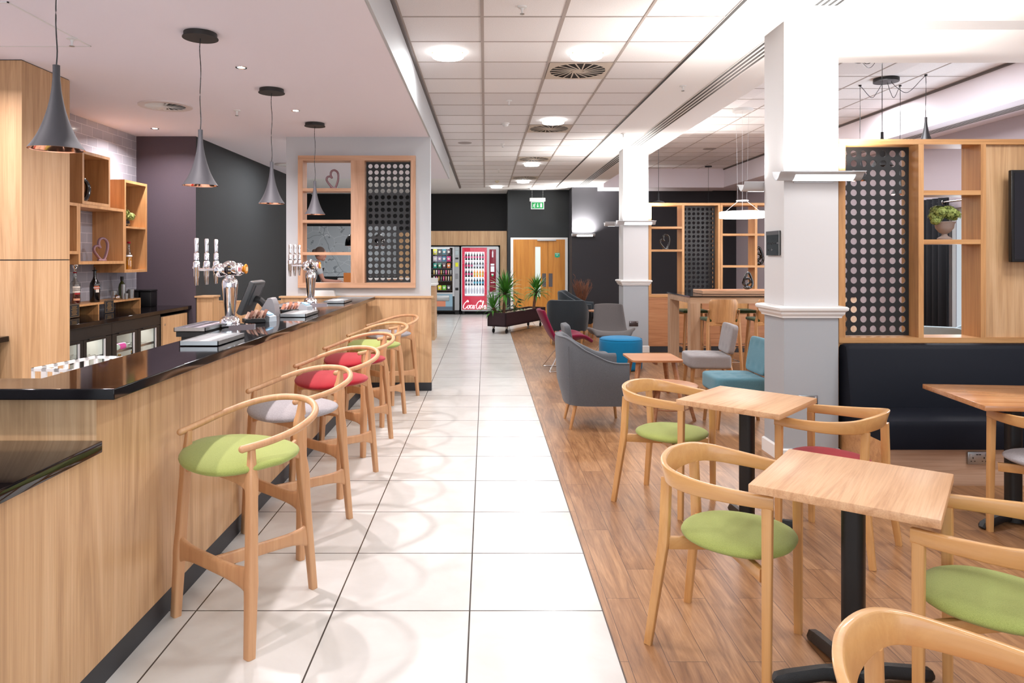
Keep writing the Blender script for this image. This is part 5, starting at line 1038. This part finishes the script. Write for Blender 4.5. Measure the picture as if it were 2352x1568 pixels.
MB().sweep([(.215 * cos(2 * pi * i / 32), .215 * sin(2 * pi * i / 32), .13) for i in range(32)], circ(.007, 8), closed=True).build('ring_stretcher', RED_WOOD, t)
t = thing('side_table', 'small round wooden side table behind the charcoal armchairs', 'table', (2.15, 13.3, 0)); MB().lathe([(0, .53), (.22, .53), (.22, .55), (0, .55)], 32).build('tabletop', RED_WOOD, t)
for k in range(3): a = radians(120 * k); MB().sweep([(.2 * cos(a), .2 * sin(a), 0), (.12 * cos(a), .12 * sin(a), .53)], circ(1, 8), [.014, .018]).build('leg', RED_WOOD, t)
t = thing('side_table', 'low table carrying the dried twigs', 'table', (2.18, 15.9, 0)); MB().lathe([(0, .50), (.22, .50), (.22, .52), (0, .52)], 32).build('tabletop', RED_WOOD, t)
for k in range(3): a = radians(120 * k + 30); MB().sweep([(.2 * cos(a), .2 * sin(a), 0), (.12 * cos(a), .12 * sin(a), .50)], circ(1, 8), [.014, .018]).build('leg', RED_WOOD, t)
t = thing('twig_vase', 'bundle of dried brown twigs in a glass vase', 'vase of twigs', (2.18, 15.9, .52)); MB().lathe([(0, 0), (.05, 0), (.055, .01), (.07, .12), (.066, .12), (.05, .012), (0, .012)], 20).build('vase', GLASS, t)
s = MB(); r2 = random.Random(3)
for k in range(130):
    a = r2.random() * 6.28; R = .10 + .13 * r2.random(); h = .34 + .2 * r2.random(); p = [(.02 * cos(a), .02 * sin(a), .01)]
    for q in range(1, 5): u = q / 4; p.append((R * u ** .6 * cos(a + .5 * u) + r2.gauss(0, .014), R * u ** .6 * sin(a + .5 * u) + r2.gauss(0, .014), .01 + h * u))
    s.sweep(smooth_path(p, 2), circ(.0035, 3), caps=False)
s.sweep(smooth_path([(0, 0, .1), (-.1, 0, .42), (-.16, 0, .52), (-.15, .0, .6), (-.2, 0, .66)], 4), circ(.004, 4)); s.build('twigs', M('twig_brown', '#7a4e38', .8), t, ang=60)
# ================================================================ high table and stools
t = thing('high_table', 'tall oak bar-height table with a dark top', 'table', (2.64, 9.08, 0)); MB().box(0, 2.2, 0, 1.15, 1.035, 1.05).build('tabletop', M('dark_glass_top', '#0d0f13', .1, spec=.7), t)
MB().box(.01, 2.19, .01, 1.14, .955, 1.034).build('apron', wood('pale_oak_x', 'x', ('#a5805f', '#bd9a7c', '#c8a88c')), t)
for sx in (.01, 2.06):
    for sy in (.01, 1.01): MB().box(sx, sx + .13, sy, sy + .13, 0, .955).build('leg', wood('pale_oak_z', 'z', ('#a5805f', '#bd9a7c', '#c8a88c')), t)
t = thing('serving_tray', 'long pale wooden tray on the high table', 'tray', (2.95, 9.55, 1.051)); MB().rbox(0, 1.5, 0, .45, 0, .012, .004, 1).build('tray_base', PINKO_X, t); s = MB(); s.rbox(0, 1.5, 0, .015, .012, .05, .004, 1); s.rbox(0, 1.5, .435, .45, .012, .05, .004, 1); s.rbox(0, .015, .015, .435, .012, .05, .004, 1); s.rbox(1.485, 1.5, .015, .435, .012, .05, .004, 1); s.build('rim', PINKO_X, t)
def highstool():
    t = thing('high_stool', '', 'bar stool')
    for sy in (1, -1):
        MB().sweep([(.22, .20 * sy, 0), (.17, .15 * sy, .74)], rrect(1, 1, .35, 2), [.014, .02]).build('leg', OAK_V, t)
        MB().sweep([(-.24, .22 * sy, 0), (-.185, .19 * sy, .74), (-.20, .188 * sy, .90)], rrect(1, 1, .35, 2), [.014, .02, .012]).build('leg', OAK_V, t)
        MB().sweep([(.205, .185 * sy, .25), (-.215, .21 * sy, .25)], circ(.008, 8)).build('foot_rail', CHROME, t)
    MB().sweep([(-.215, -.21, .25), (-.215, .21, .25)], circ(.008, 8)).build('foot_rail', CHROME, t); MB().sweep([(.205, -.185, .25), (.205, .185, .25)], circ(.008, 8)).build('foot_rail', CHROME, t)
    MB().rbox(-.205, -.175, -.19, .19, .70, .745, .004, 1).build('seat_rail', OAK_X, t)
    MB().rbox(-.19, .20, -.19, .19, .745, .785, .02, 3).build('seat', fabric('fabric_dark_green', '#2c3a1a', '#3c4a26'), t)
    s = MB(); n, k = 12, 8; vs = []
    for yy in (0, .012):
        for j in range(k + 1):
            v = j / k; w_ = .185 - .02 * (1 - v) + .0; w_ *= (1 - .35 * max(0, v - .8) ** 2 * 12)
            for i in range(n + 1): u = (i / n - .5) * 2; vs.append((-.205 - .02 * v + .03 * (u * u - 1) * 1 + .03 * u * u + yy, u * w_, .74 + .29 * v))
    m_ = (n + 1) * (k + 1); fs = []
    for j in range(k):
        for i in range(n): a = j * (n + 1) + i; fs += [(a, a + 1, a + n + 2, a + n + 1), (m_ + a, m_ + a + n + 1, m_ + a + n + 2, m_ + a + 1)]
    for i in range(n): a = i; b = k * (n + 1) + i; fs += [(a, m_ + a, m_ + a + 1, a + 1), (b, b + 1, m_ + b + 1, m_ + b)]
    for j in range(k): a = j * (n + 1); b = a + n; c_ = a + n + 1; d_ = b + n + 1; fs += [(a, c_, m_ + c_, m_ + a), (b, m_ + b, m_ + d_, d_)]
    s.add(vs, fs); s.build('backrest', OAK_V, t, ang=60); return t
hs = highstool()
for i, (x, y, rz, l_) in enumerate([(2.96, 8.93, 90, 'wooden high stool with curved ply back at the near side of the high table'), (3.56, 8.93, 90, 'wooden high stool half hidden by the near column'), (3.05, 10.35, -90, 'wooden high stool on the far side of the high table'), (3.75, 10.35, -90, 'second wooden high stool on the far side of the high table')]): place(hs, i == 0, (x, y, 0), radians(rz), l_, 'high stools at the tall table')
# ================================================================ lounge lights
t = thing('ring_lamp', 'glowing hoop pendant lamp hung on thin wires', 'ring lamp', (3.69, 10.1, 2.16)); s = MB(); s.lathe([(.285, -.045), (.312, -.045), (.318, -.03), (.318, .03), (.312, .045), (.285, .045), (.285, -.045)], 48, caps=False); s.build('hoop', RINGL, t, ang=50)
MB().lathe([(0, .20), (.085, .20), (.085, .212), (0, .212)], 24).build('spreader', PLASTW, t); MB().lathe([(0, 1.48), (.14, 1.48), (.15, 1.52), (0, 1.52)], 24).build('canopy', PLASTW, t)
for k in range(3):
    a = radians(120 * k + 10); MB().sweep([(.30 * cos(a), .30 * sin(a), .04), (.07 * cos(a), .07 * sin(a), .2)], circ(.002, 4)).build('wire', SILVER, t); MB().sweep([(.07 * cos(a), .07 * sin(a), .21), (.10 * cos(a), .10 * sin(a), 1.48)], circ(.0015, 4)).build('wire', SILVER, t)
point('ring_glow', (3.69, 10.1, 2.1), 34, (1, .92, .88), .25)
def dishpend(label, x, y, z, zt):
    t = thing('dish_pendant', label, 'pendant lamp', (x, y, z)); MB().lathe([(.11, 0), (.10, .02), (.06, .035), (.02, .045), (.012, .06), (.012, .18), (0, .18)], 28, caps=False).build('shade', BLACKM, t, ang=50); MB().sweep([(0, 0, .18), (0, 0, zt - z - .02)], circ(.004, 6)).build('cord', BLACK, t); MB().lathe([(0, zt - z - .025), (.08, zt - z - .025), (.08, zt - z), (0, zt - z)], 20).build('canopy', BLACK, t)
dishpend('black dish pendant above the oak divider by the farther column', 3.15, 12.8, 2.54, ZL); dishpend('thin black cord pendant at the back of the lounge', 5.2, 16.4, 2.35, ZL)
# cluster of trumpet pendants over the seats behind the banquette
t = thing('cluster_lamp', 'black spider chandelier of three swagged trumpet pendants', 'chandelier', (4.77, 8.37, 0)); MB().lathe([(0, ZL - .045), (.14, ZL - .045), (.14, ZL - .002), (0, ZL)], 32).build('canopy', BLACK, t)
BS = M('shade_black', '#141214', .5)
for i, (hx, hy, zr) in enumerate([(4.63, 8.69, 2.50), (5.13, 8.70, 2.33), (5.13, 8.19, 2.83)]):
    hx -= 4.77; hy -= 8.37; d_ = Vector((hx, hy, 0)).normalized(); q = Vector((hx, hy, 0)); P = smooth_path([(d_ * .05 + Vector((0, 0, ZL - .045)))[:], (d_ * .06 + q * .15 + Vector((0, 0, ZL - .13)))[:], (q * .55 + Vector((0, 0, ZL - .19)))[:], (q * .9 + Vector((0, 0, ZL - .05)))[:], (q + Vector((0, 0, ZL - .012)))[:]], 6); P = P + [Vector((hx + .002 * sin(j), hy, ZL - .012 - (ZL - zr - .35) * j / 6)) for j in range(1, 7)]
    MB().sweep(P, circ(.0035, 6)).build('cord', BLACK, t); MB().lathe([(0, ZL - .016), (.016, ZL - .016), (.016, ZL), (0, ZL)], 10, (hx, hy, 0)).build('hook', BLACK, t)
    sh_ = MB().lathe([(a, b + zr) for a, b in trumpet(None, .108, .352)], 28, (hx, hy, 0), caps=False).build('shade', BS, t, ang=60); MB().lathe([(max(a - .003, .002), b + zr) for a, b in trumpet(None, .108, .352)[:-6]], 28, (hx, hy, 0), caps=False).build('lining', COPPER, sh_, ang=60); MB().ell((hx, hy, zr + .07), .022).build('bulb', M('bulb_warm', '#ffd9b0', .5, es=14), sh_)
t = thing('cluster_lamp', 'black spider chandelier nearer the beam, only its loops and one long cord showing', 'chandelier', (3.9, 6.9, 0)); MB().lathe([(0, ZL - .045), (.14, ZL - .045), (.14, ZL - .002), (0, ZL)], 32).build('canopy', BLACK, t)
for hx, hy, dz in ((.19, .35, 1), (-.3, .3, 0), (.1, .62, 0), (-.1, .35, 0)):
    q = Vector((hx, hy, 0)); P = smooth_path([(0, 0, ZL - .045), (q * .3 + Vector((0, 0, ZL - .16)))[:], (q * .6 + Vector((0, 0, ZL - .17)))[:], (q + Vector((0, 0, ZL - .012)))[:]], 6); MB().sweep(P, circ(.0035, 6)).build('cord', BLACK, t)
    if dz: MB().sweep([(hx, hy, ZL - .01), (hx, hy, 2.84)], circ(.0035, 6)).build('cord', BLACK, t); MB().lathe([(a, b + 2.49) for a, b in trumpet(None, .108, .352)], 28, (hx, hy, 0), caps=False).build('shade', BS, t, ang=60)
# black dome pendants beyond the bar end wall
dm = thing('dome_pendant', '', 'pendant lamp'); MB().lathe([(.135, 0), (.134, .05), (.12, .12), (.085, .18), (.04, .215), (.015, .225), (.015, .26), (0, .26)], 28, caps=False).build('shade', GBLACK, dm, ang=50); MB().lathe([(.132, .001), (.13, .05), (.116, .118), (.08, .176), (0, .20)], 28, caps=False).build('lining', M('amber_lining', '#c07838', .4), dm, ang=50); MB().ell((0, 0, .06), .03).build('bulb', M('bulb_amber', '#ffb878', .5, es=10), dm); MB().sweep([(0, 0, .26), (0, 0, ZC - 1.77)], circ(.004, 6)).build('cord', BLACK, dm)
for i, (x, y) in enumerate([(-2.52, 13.3), (-2.02, 13.3)]): place(dm, i == 0, (x, y, 1.77), 0, ['glossy black dome pendant at the edge of the framed opening', 'glossy black dome pendant glimpsed through the perforated screen'][i], 'dome pendants over the reception desk')
# ================================================================ planter
t = thing('planter', 'long dark maroon wooden planter on castors filled with pebbles', 'planter', (.70, 15.12, 0), atan2(1.77, .95)); L2, W2 = 1.0, .21
s = MB(); s.box(-L2, L2, -W2, -W2 + .025, .15, .43); s.box(-L2, L2, W2 - .025, W2, .15, .43); s.box(-L2, -L2 + .025, -W2, W2, .15, .43); s.box(L2 - .025, L2, -W2, W2, .15, .43); s.box(-L2, L2, -W2, W2, .15, .18); s.build('trough', MAROON, t)
for sx in (-.85, .85):
    for sy in (-.15, .15): w_ = MB(T(sx, sy, .05) @ RX(pi / 2)).lathe([(0, -.012), (.042, -.012), (.05, -.006), (.05, .006), (.042, .012), (0, .012)], 18).build('castor', BLACK, t); MB().box(sx - .02, sx + .02, sy - .02, sy + .02, .1, .15).build('fork', STEEL, w_)
s = MB(); r3 = random.Random(5); s.box(-L2 + .02, L2 - .02, -W2 + .02, W2 - .02, .36, .375)
for k in range(420): x, y = r3.uniform(-L2 + .04, L2 - .04), r3.uniform(-W2 + .04, W2 - .04); a = r3.uniform(.012, .024); s.ell((x, y, .382 + r3.random() * .012), a, a * r3.uniform(.6, 1), a * .55, 6, 4)
tag(s.build('pebbles', M('pebble', '#b8a890', .8), t), kind='stuff')
def blade(s, base, az, el, L_, w, droop, up=Vector((0, 0, 1))):
    n = 7; d = Vector((cos(az) * cos(el), sin(az) * cos(el), sin(el))); p = Vector(base); side = Vector((-sin(az), cos(az), 0)); vs = []
    for i in range(n + 1):
        u = i / n; ww = w * (sin(pi * min(u * 1.15 + .12, 1)) ** .7 if u < .98 else .03); nn = side.cross(d).normalized()
        vs += [(p - side * ww)[:], (p - nn * ww * .35)[:], (p + side * ww)[:]]; p = p + d * L_ / n; d = (d - Vector((0, 0, droop * u * 1.6 / n))).normalized()
    s.add(vs, [(i * 3 + j, i * 3 + j + 1, i * 3 + j + 4, i * 3 + j + 3) for i in range(n) for j in (0, 1)])
def yucca(label, x, y, h, lean, n, L_, seed, w=.022):
    r = random.Random(seed); t = thing('yucca', label, 'plant', (x, y, .385)); top = (lean, 0, h)
    P = [(lean * (i / 8) ** 1.5, 0, h * i / 8) for i in range(9)]; MB().sweep(P, circ(1, 12), [.032 - .006 * i / 8 + (.003 if i % 2 else 0) for i in range(9)]).build('trunk', TRUNK, t, ang=60)
    s = MB()
    for k in range(n):
        u = k / n; el = radians(80 - 95 * u + r.uniform(-8, 8)); blade(s, (top[0], top[1], h - .10 * u + .02), k * 2.4 + r.uniform(-.3, .3), el, 1.15 * L_ * r.uniform(.75, 1.1), w, 1.5 + 3.6 * u * r.uniform(.6, 1.2))
    s.build('leaves', LEAF, t, ang=0); return t
yucca('tall yucca with drooping blades at the near end of the planter', .38, 14.52, .46, .03, 60, .50, 1, .026); yucca('yucca with a bare leaning trunk at the far end of the planter', 1.08, 15.72, .42, .06, 60, .42, 2)
yucca('short bushy yucca at the corner of the planter', .22, 14.42, .14, -.06, 34, .38, 4)
t = thing('leafy_plant', 'dark broad-leaved plant in the middle of the planter', 'plant', (.62, 14.95, .385)); s = MB(); r = random.Random(9)
for k in range(16):
    a = r.random() * 6.28; R = r.uniform(.06, .24); z = r.uniform(.06, .30); s.sweep(smooth_path([(0, 0, 0), (R * .4 * cos(a), R * .4 * sin(a), z * .8), (R * cos(a), R * sin(a), z)], 3), circ(.003, 4)); 
    c_ = Vector((R * cos(a), R * sin(a), z)); d = Vector((cos(a), sin(a), -.4)).normalized(); e = Vector((-sin(a), cos(a), r.uniform(-.3, .3))).normalized(); q = r.uniform(.05, .08); s.add([(c_ + d * q * x_ + e * q * y_ + Vector((0, 0, -.02 * y_ * y_)))[:] for x_, y_ in ((-.8, 0), (-.6, .6), (0, .85), (.7, .5), (1.3, 0), (.7, -.5), (0, -.85), (-.6, -.6))], [tuple(range(8))])
s.build('leaves', LEAFD, t, ang=0)
# ================================================================ lounge curtain
t = thing('curtain', 'dark navy eyelet curtain beside the bright lounge window', 'curtain', (6.22, 9.9, 0)); s = MB(); n = 60; P = [(.05 * sin(i * 2 * pi / 9), -.42 + .84 * i / n, 0) for i in range(n + 1)]
s.add([(p[0] * k, p[1] * (1 if k == 1 else 1.0), z) for z, k in ((.06, 1), (1.2, 1), (2.36, 1)) for p in P], [(j * (n + 1) + i, j * (n + 1) + i + 1, (j + 1) * (n + 1) + i + 1, (j + 1) * (n + 1) + i) for j in range(2) for i in range(n)])
s.build('drape', CURT, t, ang=80, mods=[('SOLIDIFY', dict(thickness=.006))])
for k in range(6): MB().sweep([(.05 * 0 + .028 * cos(a), -.36 + .145 * k, 2.30 + .028 * sin(a)) for a in [i * pi / 8 for i in range(16)]], circ(.005, 6), closed=True, up=(0, 1, 0)).build('eyelet', CHROME, t)
t = thing('curtain_pole', 'steel curtain pole above the lounge window', 'curtain pole', (6.22, 8.4, 2.30)); MB().sweep([(0, -1.5, 0), (0, 2.0, 0)], circ(.014, 12)).build('pole', CHROME, t); [MB().sweep([(0, y, 0), (.13, y, 0)], circ(.008, 8)).build('bracket', CHROME, t) for y in (-1.4, 1.9)]; [MB().ell((0, y, 0), .024).build('finial', CHROME, t) for y in (-1.51, 2.01)]
# ================================================================ reception desk and the person at it
t = thing('reception_desk', 'pale-topped reception desk in the room beyond the bar', 'desk', (-2.85, 13.15, 0)); MB().box(0, 1.9, 0, .62, 0, 1.02).build('front', LAM_X, t); MB().rbox(-.03, 1.93, -.03, .66, 1.02, 1.055, .004, 1).build('desktop', PLASTW, t); MB().box(-.02, 1.92, .5, .65, 1.056, 1.15).build('upstand', PLASTW, t)
t = thing('folder', 'orange folder standing on the reception desk', 'folder', (-2.62, 13.45, 1.056)); MB().rbox(-.09, .09, -.02, .02, 0, .20, .003, 1).build('cover', M('folder_orange', '#d8823a', .6), t)
t = thing('papers', 'loose sheets of paper on the reception desk', 'paper', (-2.3, 13.35, 1.056)); s = MB(); [s.box(-.12 + .03 * k, .14 + .03 * k, -.12, .1, .002 * k, .002 * k + .001) for k in range(5)]; s.build('sheets', PLASTW, t)
t = thing('wooden_tray', 'small wooden tray at the end of the reception desk', 'tray', (-1.7, 13.35, 1.056)); MB().loft([[(a * w, b * w * .6, z) for a, b in ((-1, -1), (1, -1), (1, 1), (-1, 1))] for w, z in ((.14, 0), (.17, .08), (.16, .08), (.13, .01))]).build('body', PINKO_X, t)
pr = thing('person', 'person in a pale t-shirt and black apron leaning towards the desk', 'person', (-3.14, 12.62, 0), radians(20))
SKIN = M('skin', '#b98472', .6); SHIRT = M('shirt', '#b9bcc0', .85); APR = M('apron_black', '#0d0d10', .8); HAIR = M('hair', '#5a463c', .8); TROU = M('trousers', '#1a1c22', .85)
def skinned(name, verts, edges, mat, parent, root=0, lv=2):
    me = bpy.data.meshes.new(name); me.from_pydata([v[:3] for v in verts], edges, []); me.materials.append(mat); o = bpy.data.objects.new(name, me); COL.objects.link(o); o.parent = parent
    md = o.modifiers.new('skin', 'SKIN'); md.use_smooth_shade = True
    for i, v in enumerate(me.skin_vertices[0].data): v.radius = (verts[i][3], verts[i][4] if len(verts[i]) > 4 else verts[i][3]); v.use_root = (i == root)
    m2 = o.modifiers.new('sub', 'SUBSURF'); m2.levels = lv; m2.render_levels = lv; return o
V = [(0, 0, .92, .10, .145), (.03, 0, 1.08, .095, .13), (.08, 0, 1.24, .10, .15), (.11, 0, 1.36, .085, .14), (.13, 0, 1.44, .05, .05), (.145, 0, 1.50, .045), 
     (-.01, .09, .86, .08), (.0, .10, .48, .055), (-.03, .10, .09, .035), (.10, .11, .03, .03), (-.01, -.09, .86, .08), (.02, -.10, .48, .055), (-.01, -.10, .09, .035), (.12, -.11, .03, .03),
     (.11, .17, 1.37, .05), (.20, .21, 1.14, .038), (.42, .14, 1.10, .030), (.49, .12, 1.105, .024), (.11, -.17, 1.37, .05), (.20, -.21, 1.14, .038), (.42, -.14, 1.12, .030), (.49, -.12, 1.125, .024)]
E = [(0, 1), (1, 2), (2, 3), (3, 4), (4, 5), (0, 6), (6, 7), (7, 8), (8, 9), (0, 10), (10, 11), (11, 12), (12, 13), (3, 14), (14, 15), (15, 16), (16, 17), (3, 18), (18, 19), (19, 20), (20, 21)]
n0 = len(V)
for (hx, hy, hz, sy) in ((.49, .12, 1.105, 1), (.49, -.12, 1.125, -1)):
    wi = 17 if sy > 0 else 21
    for f_ in range(4): k0 = len(V); V += [(hx + .045, hy - .022 + .015 * f_, hz - .004, .0085), (hx + .075, hy - .024 + .016 * f_, hz - .016, .008), (hx + .092, hy - .024 + .016 * f_, hz - .032, .007)]; E += [(wi, k0), (k0, k0 + 1), (k0 + 1, k0 + 2)]
    k0 = len(V); V += [(hx + .02, hy - .035 * sy, hz, .009), (hx + .045, hy - .048 * sy, hz - .012, .008)]; E += [(wi, k0), (k0, k0 + 1)]
skinned('body', V, E, SKIN, pr)
s = MB(T(.175, 0, 1.60) @ RY(radians(14))); s.ell((0, 0, .01), .095, .075, .115, 24, 16); s.ell((.06, 0, -.06), .042, .05, .045, 16, 10); s.ell((.098, 0, -.012), .016, .012, .022, 10, 8); s.ell((-.01, .076, -.01), .018, .008, .026, 10, 8); s.ell((-.01, -.076, -.01), .018, .008, .026, 10, 8); s.ell((.092, 0, -.055), .010, .022, .007, 10, 6)
hd = s.build('head', SKIN, pr, ang=80); 
MB(T(.175, 0, 1.60) @ RY(radians(14))).ell((.085, .03, .012), .009, .012, .007, 10, 6).ell((.085, -.03, .012), .009, .012, .007, 10, 6).build('eye', M('eye_dark', '#241c1a', .3), hd)
s = MB(T(.175, 0, 1.60) @ RY(radians(14))); s.ell((-.022, 0, .035), .098, .085, .108, 22, 14); s.ell((-.115, 0, .03), .045, .045, .045, 14, 10); s.build('hair', HAIR, pr, ang=80)
V = [(0, 0, .95, .115, .16), (.03, 0, 1.08, .108, .142), (.08, 0, 1.24, .112, .162), (.11, 0, 1.36, .095, .15), (.125, 0, 1.425, .062, .075), (.11, .17, 1.37, .066), (.165, .20, 1.24, .056), (.11, -.17, 1.37, .066), (.165, -.20, 1.24, .056)]
skinned('shirt', V, [(0, 1), (1, 2), (2, 3), (3, 4), (3, 5), (5, 6), (3, 7), (7, 8)], SHIRT, pr)
skinned('apron_body', [(-.005, 0, .95, .122, .17), (.025, 0, 1.08, .116, .152), (.07, 0, 1.24, .118, .158), (.10, 0, 1.33, .09, .11)], [(0, 1), (1, 2), (2, 3)], APR, pr)
s = MB(); P = []
for z, hw in ((.55, .17), (.9, .18), (1.05, .16), (1.2, .14), (1.36, .10)):
    xo = .155 if z < 1 else .155 + (z - 1) * .25; P.append([(xo - (abs(a) / hw) ** 2 * .09, a, z) for a in [hw * (i / 6 - .5) * 2 for i in range(7)]] + [(xo - .012 - (abs(a) / hw) ** 2 * .09, a, z) for a in [hw * (.5 - i / 6) * 2 for i in range(7)]])
s.loft(P); s.build('apron', APR, pr, ang=60)
V = [(0, 0, .93, .12, .155), (-.01, .09, .84, .095), (.0, .10, .48, .068), (-.03, .10, .11, .05), (-.01, -.09, .84, .095), (.02, -.10, .48, .068), (-.01, -.10, .11, .05)]
skinned('trousers', V, [(0, 1), (1, 2), (2, 3), (0, 4), (4, 5), (5, 6)], TROU, pr)
for sy in (1, -1): MB().ell((.06 if sy > 0 else .08, .105 * sy, .045), .13, .05, .045, 16, 8).build('shoe', BLACK, pr)
# drop the empty placeholder labels' helpers
for o in list(bpy.data.objects):
    if o.get('label') == '': del o['label']
